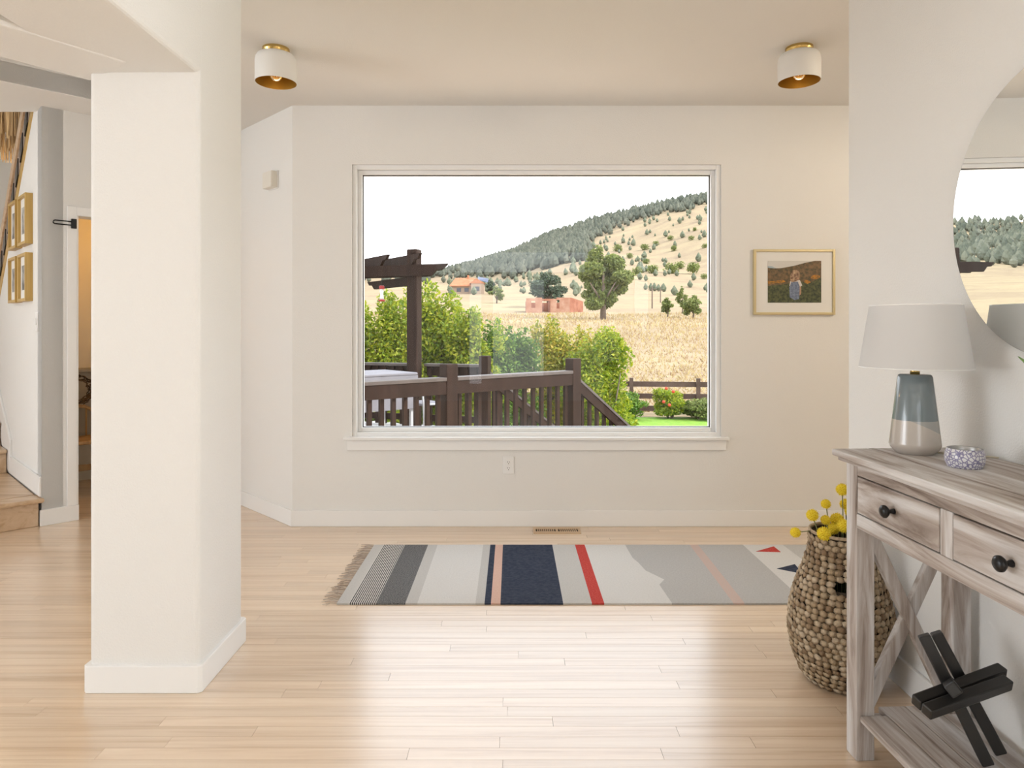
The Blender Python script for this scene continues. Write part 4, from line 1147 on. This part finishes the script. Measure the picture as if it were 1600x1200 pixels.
# patio table with grey cover, white chair
TF = LF((-2.02, 8.55), DF.d, DF.n)
tb = thing('patio_table', 'patio table under a light grey fitted cover behind the railing', 'table', (-2.02, 8.55, DZ0))
COV = M('grey_cover', (0.17, 0.165, 0.185), 0.85, var=((0.20, 0.195, 0.215), 4))
MB().boxf(TF, -0.85, 0.72, -0.42, 0.42, 0.70, 0.735).build('table_top', COV, tb, bevel=0.012)
for a, b0, b1 in ((-0.85, -0.42, 0.42), (0.70, -0.42, 0.42)): MB().boxf(TF, a, a + 0.02, b0, b1, 0.28, 0.70).build('cover_side', COV, tb)
for b in (-0.42, 0.40): MB().boxf(TF, -0.83, 0.70, b, b + 0.02, 0.28, 0.70).build('cover_side', COV, tb)
WM = M('white_enamel', (0.40, 0.40, 0.41), 0.4)
for a in (-0.8, 0.64):
    for b in (-0.38, 0.34): MB().boxf(TF, a, a + 0.04, b, b + 0.04, DZ0, 0.70).build('leg', WM, tb)
c0 = thing('patio_chair', 'white tube-framed patio chair standing behind the deck railing post', 'chair', TF(1.02, 0.0, DZ0))
for b in (-0.22, 0.22):
    MB().tube([TF(0.92, b, DZ0), TF(0.94, b, 0.10), TF(0.93, b, 0.30), TF(0.90, b, 0.62)], 0.014, 8).build('side_tube', WM, c0, smooth=True)
    MB().tube([TF(1.30, b, DZ0), TF(1.26, b, 0.28), TF(0.93, b, 0.29)], 0.014, 8).build('leg', WM, c0, smooth=True)
MB().boxf(TF, 0.93, 1.27, -0.22, 0.22, 0.27, 0.30).build('seat', COV, c0, bevel=0.006)
MB().boxf(TF, 0.885, 0.905, -0.22, 0.22, 0.45, 0.62).build('backrest', COV, c0, bevel=0.004)

# ------------------------------------------------------------------ plants
def leaves(blobs, n, size, seed, flat_=0.0):
    rg = random.Random(seed); mb = MB()
    vol = [b[1][0] * b[1][1] * b[1][2] for b in blobs]; tot = sum(vol)
    for b, vv in zip(blobs, vol):
        for k in range(int(n * vv / tot)):
            d = Vector((rg.gauss(0, 1), rg.gauss(0, 1), rg.gauss(0, 1))).normalized(); r = rg.random() ** 0.38
            c = Vector(b[0]) + Vector((d.x * b[1][0], d.y * b[1][1], d.z * b[1][2])) * r
            u = Vector((rg.gauss(0, 1), rg.gauss(0, 1), rg.gauss(0, 1))).normalized(); w_ = u.cross(Vector((rg.gauss(0, 1), rg.gauss(0, 1), rg.gauss(0, 1)))).normalized()
            s_ = size * rg.uniform(0.6, 1.3); nn = u.cross(w_) * s_ * 0.15
            mb.add([c - u * s_, c + w_ * s_ * 0.5 + nn, c + u * s_, c - w_ * s_ * 0.5 + nn], [(0, 1, 2), (0, 2, 3)])
    return mb
YG = leafmat('leaf_yellow_green', ((0.11, 0.19, 0.012), (0.26, 0.33, 0.016), (0.44, 0.43, 0.03)), 0.45)
YO = leafmat('leaf_turning_yellow', ((0.14, 0.18, 0.018), (0.34, 0.34, 0.025), (0.50, 0.36, 0.05)), 0.4)
GN = leafmat('leaf_mid_green', ((0.04, 0.10, 0.012), (0.10, 0.20, 0.02), (0.20, 0.29, 0.03)), 0.35)
OL = leafmat('leaf_olive', ((0.08, 0.11, 0.025), (0.17, 0.21, 0.05), (0.27, 0.30, 0.085)), 0.35)
PN = leafmat('needle_dark', ((0.025, 0.05, 0.025), (0.06, 0.09, 0.045)), 0.15)
BARK = M('bark', (0.10, 0.07, 0.05), 0.95, var=((0.17, 0.13, 0.1), 12))

# stand-alone shrubs and trees
def shrub(x, top, hw, Y, mat, label, n=15000, size=0.048, base=LAWN, seed=1, lo=0.22, name='shrub', cat='shrub', stems=4):
    rg = random.Random(seed)
    c = pix(x, top, Y); H = c.z - base; W = hw / FPX * Y
    t = thing(name, label, cat, (c.x, Y, base))
    blobs = []
    for k in range(11):
        q = (k + 0.5) / 11; zc = base + H * (lo + (0.88 - lo) * q); wd = W * (1.0 - 0.42 * max(0, q - 0.45) / 0.55)
        off = wd * 0.55
        blobs.append(((c.x + rg.uniform(-off, off), Y + rg.uniform(-off, off), zc), (wd * rg.uniform(.55, .75), wd * rg.uniform(.55, .75), H * rg.uniform(.12, .18))))
    for k in range(6):   # upright sprigs
        a = rg.uniform(-W, W) * 0.9; hh = H * rg.uniform(.72, 1.0)
        blobs.append(((c.x + a, Y + rg.uniform(-.4, .4) * W, base + hh - H * .10), (0.10 + W * .08, 0.10 + W * .08, H * .12)))
    leaves(blobs, n, size, seed).build('foliage', mat, t)
    for k in range(stems):
        a = rg.uniform(-.5, .5) * W; b = rg.uniform(-.4, .4) * W
        MB().tube([(c.x + a * .3, Y + b * .3, base), (c.x + a * .7, Y + b * .6, base + H * .35), (c.x + a * 1.0, Y + b, base + H * .62)], 0.035, 6, r1=0.010).build('stem', BARK, t, smooth=True)
    return t
shrub(530, 448, 58, 13.2, YG, 'bright yellow-green leafy shrub beyond the pergola side beam', seed=31)
shrub(605, 452, 58, 13.6, YG, 'bright yellow-green leafy shrub behind the hummingbird feeder', n=15600, seed=32)
shrub(686, 430, 58, 14.0, YG, 'tallest yellow-green leafy shrub just past the pergola post', n=16900, seed=33)
shrub(740, 474, 48, 13.4, YG, 'yellow-green leafy shrub below the orange-roofed house', n=13000, seed=34)
shrub(808, 510, 38, 15.0, GN, 'smaller green shrub in front of the dry field, behind the deck railing', n=9360, seed=35)
shrub(870, 496, 44, 16.0, YO, 'golden-tinged shrub behind the end post of the railing', n=10920, seed=36)
shrub(940, 502, 62, 15.2, YG, 'large spreading green-yellow shrub beside the sloping stair handrail', n=18200, seed=37, lo=0.18)
shrub(643, 450, 44, 14.6, YG, 'yellow-green leafy shrub directly behind the pergola post', n=11000, seed=41)
shrub(778, 498, 30, 14.6, GN, 'narrow green shrub behind the far railing post', n=7000, seed=42)
shrub(905, 512, 34, 16.4, YO, 'yellowing shrub between the railing end post and the spreading shrub', n=8000, seed=43)
shrub(975, 612, 36, 21.0, GN, 'low dark green rose bush at the lawn edge beside the stair handrail', n=6000, size=0.045, seed=38, base=LAWN, name='rose_bush', cat='bush', stems=3)
shrub(1046, 606, 28, 21.2, YG, 'low leafy rose bush with red blooms in front of the fence post', n=6000, size=0.045, seed=39, name='rose_bush', cat='bush', stems=3)
shrub(1094, 622, 32, 21.0, OL, 'low olive-green bush without blooms beside the red rose bush at the fence', n=5500, size=0.045, seed=40, name='garden_bush', cat='bush', stems=3)
REDF = M('rose_red', (0.50, 0.045, 0.015), 0.7)
RL = ('red rose bloom on the dark green bush beside the stair handrail', 'red rose bloom on the leafy bush in front of the fence post')
for (x, y, Y, q) in ((970, 617, 20.2, 0), (976, 620, 20.1, 0), (1041, 607, 20.5, 1), (1046, 633, 20.3, 1), (1037, 628, 20.3, 1), (1052, 612, 20.5, 1), (964, 628, 20.1, 0)):
    c = pix(x, y, Y); o = MB(); o.ball(c, 0.05, n=8, k=5)
    tag(o.build('rose', REDF), RL[q], 'flower', 'red rose blooms on the garden bushes')

# ranch fence at the edge of the lawn
fn = thing('rail_fence', 'dark brown three-rail wooden fence between lawn and dry field', 'fence', (4.46, 22.3, LAWN))
fa, fb = pix(760, 594.0, 22.9), pix(1180, 604, 21.9)
fv = Vector((fb.x - fa.x, fb.y - fa.y)); FL = LF((fa.x, fa.y), fv, (fv.y, -fv.x)); fL = fv.length
FW = M('fence_wood', (0.060, 0.032, 0.022), 0.8, var=((0.09, 0.052, 0.038), 5))
for k in range(5):
    a = fL * (0.06 + k * 0.245); MB().boxf(FL, a - 0.06, a + 0.06, -0.02, 0.10, LAWN - 0.1, LAWN + 1.20).build('post', FW, fn)
    if k < 4:
        for z in (0.12, 0.52, 0.91): MB().boxf(FL, a - 0.05, a + fL * 0.245 + 0.05, -0.06, -0.02, LAWN + z, LAWN + z + 0.17).build('rail', FW, fn)

# trees in the field
def tree(x, ybase, ytop, hw, Y, mat, label, n, size, seed, name='tree', trunk=0.2, lo=0.25):
    rg = random.Random(seed); top = pix(x, ytop, Y); X = top.x; zb = gz(X, Y); H = top.z - zb; W = hw / FPX * Y
    t = thing(name, label, 'tree', (X, Y, zb))
    bl_ = []
    for k in range(16):
        q = (k + .5) / 16; wd = W * (0.95 * math.sin(math.pi * min(1, 0.22 + 0.74 * q)) ** .7)
        off = wd * .6
        bl_.append(((X + rg.uniform(-off, off), Y + rg.uniform(-off, off), zb + H * (lo + (0.93 - lo) * q)), (wd * rg.uniform(.35, .5), wd * rg.uniform(.35, .5), H * rg.uniform(.08, .13))))
    leaves(bl_, n, size, seed).build('crown', mat, t)
    tk = MB(); tk.tube([(X, Y, zb - 0.2), (X + .1, Y, zb + H * .3), (X, Y, zb + H * .75)], trunk, 8, r1=trunk * .3)
    tk.build('trunk', BARK, t, smooth=True)
    for k in range(4):
        a = k * 1.6 + rg.random()
        MB().tube([(X, Y, zb + H * .22), (X + W * .45 * math.cos(a), Y + W * .45 * math.sin(a), zb + H * .5)], trunk * .5, 6, r1=trunk * .12).build('branch', BARK, t, smooth=True)
    return t
tree(942, 497, 386, 58, 92, OL, 'big round olive-green cottonwood tree standing in the dry field', 17000, 0.27, 51, 'cottonwood_tree', 0.45, 0.2)
tree(856, 482, 424, 34, 150, PN, 'dark spreading tree rising behind the ruined brick house', 3200, 0.38, 52, 'dark_tree', 0.4)
tree(1043, 488, 464, 12, 100, OL, 'small round pine tree standing near the utility pole', 900, 0.2, 53, 'small_pine', 0.12)
tree(1066, 470, 447, 10, 112, OL, 'small upright pine tree uphill of the broad bushy pine', 800, 0.2, 54, 'small_pine', 0.12)
tree(1083, 490, 460, 22, 96, OL, 'broad bushy pine tree downhill of the small upright pine', 2200, 0.2, 55, 'bushy_pine', 0.15)
tree(776, 470, 446, 14, 170, OL, 'rounded tree beside the orange-roofed house', 900, 0.3, 56, 'round_tree', 0.2)
tree(768, 462, 438, 13, 235, PN, 'dark tree directly behind the orange-roofed house', 900, 0.4, 57, 'dark_tree', 0.2)

for (x, y0, y1, Y, lab) in ((1019, 490, 447, 140, 'tall wooden utility pole in the dry field near the cottonwood'), (1032, 482, 450, 175, 'shorter, more distant wooden utility pole on the slope')):
    p_ = pix(x, y1, Y); zb = gz(p_.x, Y)
    t = thing('utility_pole', lab, 'utility pole', (p_.x, Y, zb))
    MB().tube([(p_.x, Y, zb - .2), (p_.x, Y, p_.z)], 0.16, 8, r1=0.11).build('pole', BARK, t)
    MB().box(p_.x - .9, p_.x + .9, Y - .06, Y + .06, p_.z - .7, p_.z - .55).build('crossarm', BARK, t)

# ruined brick house
rx0, rx1 = pix(822, 0, 118).x, pix(912, 0, 118).x
rz = min(gz(rx0, 118), gz(rx1, 118)) - 0.1
ru = thing('ruined_house', 'roofless ruined red brick house in the dry field', 'house', ((rx0 + rx1) / 2, 118, rz))
BRK = M('old_brick', (0.22, 0.075, 0.04), 0.95, var=((0.30, 0.13, 0.08), 1.2)); BRL = M('pale_brick', (0.30, 0.14, 0.085), 0.95, var=((0.38, 0.22, 0.15), 1.0))
wf = rx1 - rx0; h = 2.75
def rw(x0, x1, z0, z1, m=BRL): MB().box(rx0 + x0 * wf, rx0 + x1 * wf, 118, 118.35, rz + z0, rz + z1).build('wall_piece', m, ru)
rw(0, .09, 0, h * .95); rw(.16, .28, 0, h); rw(.09, .16, 0, h * .35); rw(.09, .16, h * .8, h * .95); rw(.42, .53, 0, h * .92); rw(.53, .58, 0, h * .3); rw(.53, .58, h * .85, h); rw(.58, .76, 0, h)
rw(.28, .42, h * .78, h * .92, BRK)
MB().extr([(rx0 + .76 * wf, 118, rz), (rx1, 121, rz), (rx1, 121, rz + h * .8), (rx0 + .76 * wf, 118, rz + h)], (0.25, 0.3, 0)).build('wall_piece', BRK, ru)
MB().box(rx0, rx0 + .76 * wf, 123.5, 123.8, rz, rz + h * .75).build('wall_piece', BRK, ru)
MB().box(rx0, rx0 + .35, 118.35, 123.5, rz, rz + h * .8).build('wall_piece', BRK, ru)
MB().box(rx0 + .41 * wf, rx0 + .44 * wf, 118.3, 123.5, rz, rz + h * .8).build('wall_piece', BRK, ru)

# orange-roofed house
Yh = 242.0
hx0, hx1 = pix(705, 0, Yh).x, pix(762, 0, Yh).x; hz = gz((hx0 + hx1) / 2, Yh) - 0.3
ho = thing('tiled_house', 'distant house with orange tiled roof and dark solar panel', 'house', ((hx0 + hx1) / 2, Yh, hz))
HW = M('house_wall', (0.30, 0.22, 0.16), 0.9); TIL = M('roof_tile_orange', (0.32, 0.115, 0.05), 0.9, var=((0.38, 0.16, 0.08), 1)); PAN = M('solar_panel', (0.03, 0.04, 0.09), 0.2); GLD = M('dark_pane', (0.05, 0.05, 0.06), 0.2)
wd = hx1 - hx0
MB().box(hx0, hx0 + wd * .6, Yh, Yh + 8, hz, hz + 3.4).build('wall', HW, ho)
MB().box(hx0 + wd * .55, hx1 - wd * .1, Yh - 1.5, Yh + 8, hz, hz + 4.0).build('wall', HW, ho)
MB().extr([(hx0 - .6, Yh - .8, hz + 2.9), (hx0 + wd * .62, Yh - .8, hz + 2.9), (hx0 + wd * .62, Yh + 4, hz + 6.0), (hx0 + 1.2, Yh + 4, hz + 6.0)], (0, 0, .25)).build('roof', TIL, ho)
MB().extr([(hx0 - .6, Yh + 8.8, hz + 2.9), (hx0 + wd * .62, Yh + 8.8, hz + 2.9), (hx0 + wd * .62, Yh + 4, hz + 6.0), (hx0 + 1.2, Yh + 4, hz + 6.0)], (0, 0, .25)).build('roof', TIL, ho)
gx0, gx1 = hx0 + wd * .5, hx1 - wd * .06; gm = (gx0 + gx1) / 2 - .3
MB().extr([(gx0, Yh - 1.6, hz + 3.9), (gm, Yh - 1.6, hz + 5.7), (gx1, Yh - 1.6, hz + 3.9)], (0, 9.6, 0)).build('gable', TIL, ho)
MB().extr([(gm + .3, Yh + 1.5, hz + 5.3), (gx1 + .9, Yh + 1.5, hz + 4.3), (gx1 + .9, Yh + 4.5, hz + 5.9), (gm + .3, Yh + 4.5, hz + 6.6)], (0, 0, .15)).build('solar_panel', PAN, ho)
MB().box(hx0 + wd * .42, hx0 + wd * .47, Yh + 3.5, Yh + 4.4, hz + 5.5, hz + 7.2).build('chimney', TIL, ho)
for a in (.15, .36): MB().box(hx0 + wd * a, hx0 + wd * (a + .12), Yh - .05, Yh, hz + 1.0, hz + 2.4).build('window', GLD, ho)
MB().box(hx0 + wd * .66, hx0 + wd * .78, Yh - 1.55, Yh - 1.5, hz + 1.2, hz + 2.8).build('window', GLD, ho)

# pines on the hillside: single trees on the open slope, the closed forest as one mass
def pine_mesh(seed):
    rg = random.Random(seed); mb = MB(); n_ = 7
    prof = [(.20, .10), (.34, .26), (.32, .48), (.22, .72), (.10, .92)]
    v_ = []; f_ = []
    for r, z0 in prof:
        v_ += [(r * rg.uniform(.65, 1.15) * math.cos(6.283 * j / n_), r * rg.uniform(.65, 1.15) * math.sin(6.283 * j / n_), z0 + rg.uniform(-.06, .06)) for j in range(n_)]
    v_ += [(0, 0, 1.05), (0, 0, -.05)]
    for i in range(len(prof) - 1):
        for j in range(n_): f_.append((i * n_ + j, i * n_ + (j + 1) % n_, (i + 1) * n_ + (j + 1) % n_, (i + 1) * n_ + j))
    for j in range(n_):
        f_.append(((len(prof) - 1) * n_ + j, (len(prof) - 1) * n_ + (j + 1) % n_, len(prof) * n_)); f_.append(((j + 1) % n_, j, len(prof) * n_ + 1))
    return mb.add(v_, f_)
PINE = M('pine_grey_green', (0.085, 0.10, 0.06), 0.95, var=((0.13, 0.145, 0.095), 3)); PINEF = M('forest_grey_green', (0.1, 0.12, 0.1), 0.95, island=((0.052, 0.062, 0.045), (0.082, 0.09, 0.064), (0.115, 0.12, 0.088)))
proto = pine_mesh(1); pm = [pine_mesh(s_) for s_ in (1, 2, 3)]
pme = []
def bnd(x):   # lower edge of the closed forest, photo row by column
    K = [(-3000, 445), (700, 432), (820, 428), (915, 412), (930, 372), (964, 354), (1020, 336), (1104, 320), (1400, 300), (3000, 330)]
    for (x0, y0), (x1, y1) in zip(K, K[1:]):
        if x <= x1: return y0 + (y1 - y0) * (x - x0) / (x1 - x0)
    return 330
rg = random.Random(99); done = []; lone = set(); woods = set(); cnt = 0; fo = MB(); fcnt = 0; tries = 0
LABP = 'small grey-green pine scattered on the sunny open hillside'
while (cnt < 230 or fcnt < 6500) and tries < 90000:
    tries += 1
    u = rg.uniform(-0.98, 0.42) if rg.random() < .5 else rg.uniform(-0.14, 0.31)
    y = 215 + 495 * rg.random() ** .8
    x = u * y; z = gz(x, y)
    sx, sy = 800 + FPX * u, HORIZ - (z - CAMZ) / y * FPX
    inforest = sy < bnd(sx) + rg.gauss(0, 5)
    h = rg.uniform(4.0, 8.0)
    cell = (int(x // 9), int(y // 9))
    if inforest and fcnt < 6500 and y > 300:
        if cell in lone: continue
        for a_ in (-1, 0, 1):
            for b_2 in (-1, 0, 1): woods.add((cell[0] + a_, cell[1] + b_2))
        b = pm[rg.randrange(3)]; a = rg.random() * 6.28; ca_, sa_ = math.cos(a) * h, math.sin(a) * h
        fo.add([(x + px_ * ca_ - py_ * sa_, y + px_ * sa_ + py_ * ca_, z + pz_ * h) for px_, py_, pz_ in b.v], b.f); fcnt += 1
    elif not inforest and cnt < 230 and (700 < sx < 1140) and rg.random() < (0.9 if sy < bnd(sx) + 30 else 0.35):
        h *= rg.uniform(.45, .8) * (0.75 if y < 330 else 1.0)
        if any((x - a_) ** 2 + (y - b_2) ** 2 < 16 for a_, b_2 in done) or (abs(x + 14) < 14 and abs(y - 246) < 14): continue
        if cell in woods: continue
        done.append((x, y)); lone.update((cell[0] + a_, cell[1] + b_2) for a_ in (-1, 0, 1) for b_2 in (-1, 0, 1))
        if len(pme) < 3:
            o = pm[len(pme)].build('hillside_pine', PINE); pme.append(o.data)
        else:
            o = bpy.data.objects.new('hillside_pine', pme[rg.randrange(3)]); COL.objects.link(o)
        o.location = (x, y, z); o.scale = (h * 1.1, h * 1.1, h); o.rotation_euler = (0, 0, rg.random() * 6.28)
        tag(o, LABP, 'tree', 'pines scattered on the open hillside'); cnt += 1
tag(fo.build('pine_forest', PINEF), 'dense grey-green pine forest covering the ridge of the hill', 'forest', kind='stuff')
# bushes on the slope below the forest
rg = random.Random(5)
for (x, y, hwp) in ((996, 424, 9), (1018, 420, 10), (1050, 419, 12), (1062, 415, 8), (1084, 420, 12), (1010, 408, 6), (1008, 386, 7), (1025, 380, 5), (1054, 388, 6), (1080, 372, 5), (1048, 372, 5), (1086, 358, 4), (1101, 384, 5), (985, 400, 6), (965, 388, 8), (1100, 432, 6)):
    Y = 330.0
    for it in range(40):      # stand the bush on the slope along its line of sight
        zt = CAMZ - (y + hwp * .7 - HORIZ) / FPX * Y; X = (x - 800) / FPX * Y
        Y *= 1 + max(-.03, min(.03, (zt - gz(X, Y)) * .004))
    W = hwp / FPX * Y; zb = gz(X, Y)
    o = leaves([((X + rg.uniform(-.4, .4) * W, Y, zb + W * rg.uniform(.5, .9)), (W * .75, W * .75, W * .7)) for k in range(4)], 420, W * .16, int(x))
    tag(o.build('slope_bush', OL), 'rounded dull-green bush on the pale open hillside', 'bush', 'bushes on the open hillside')
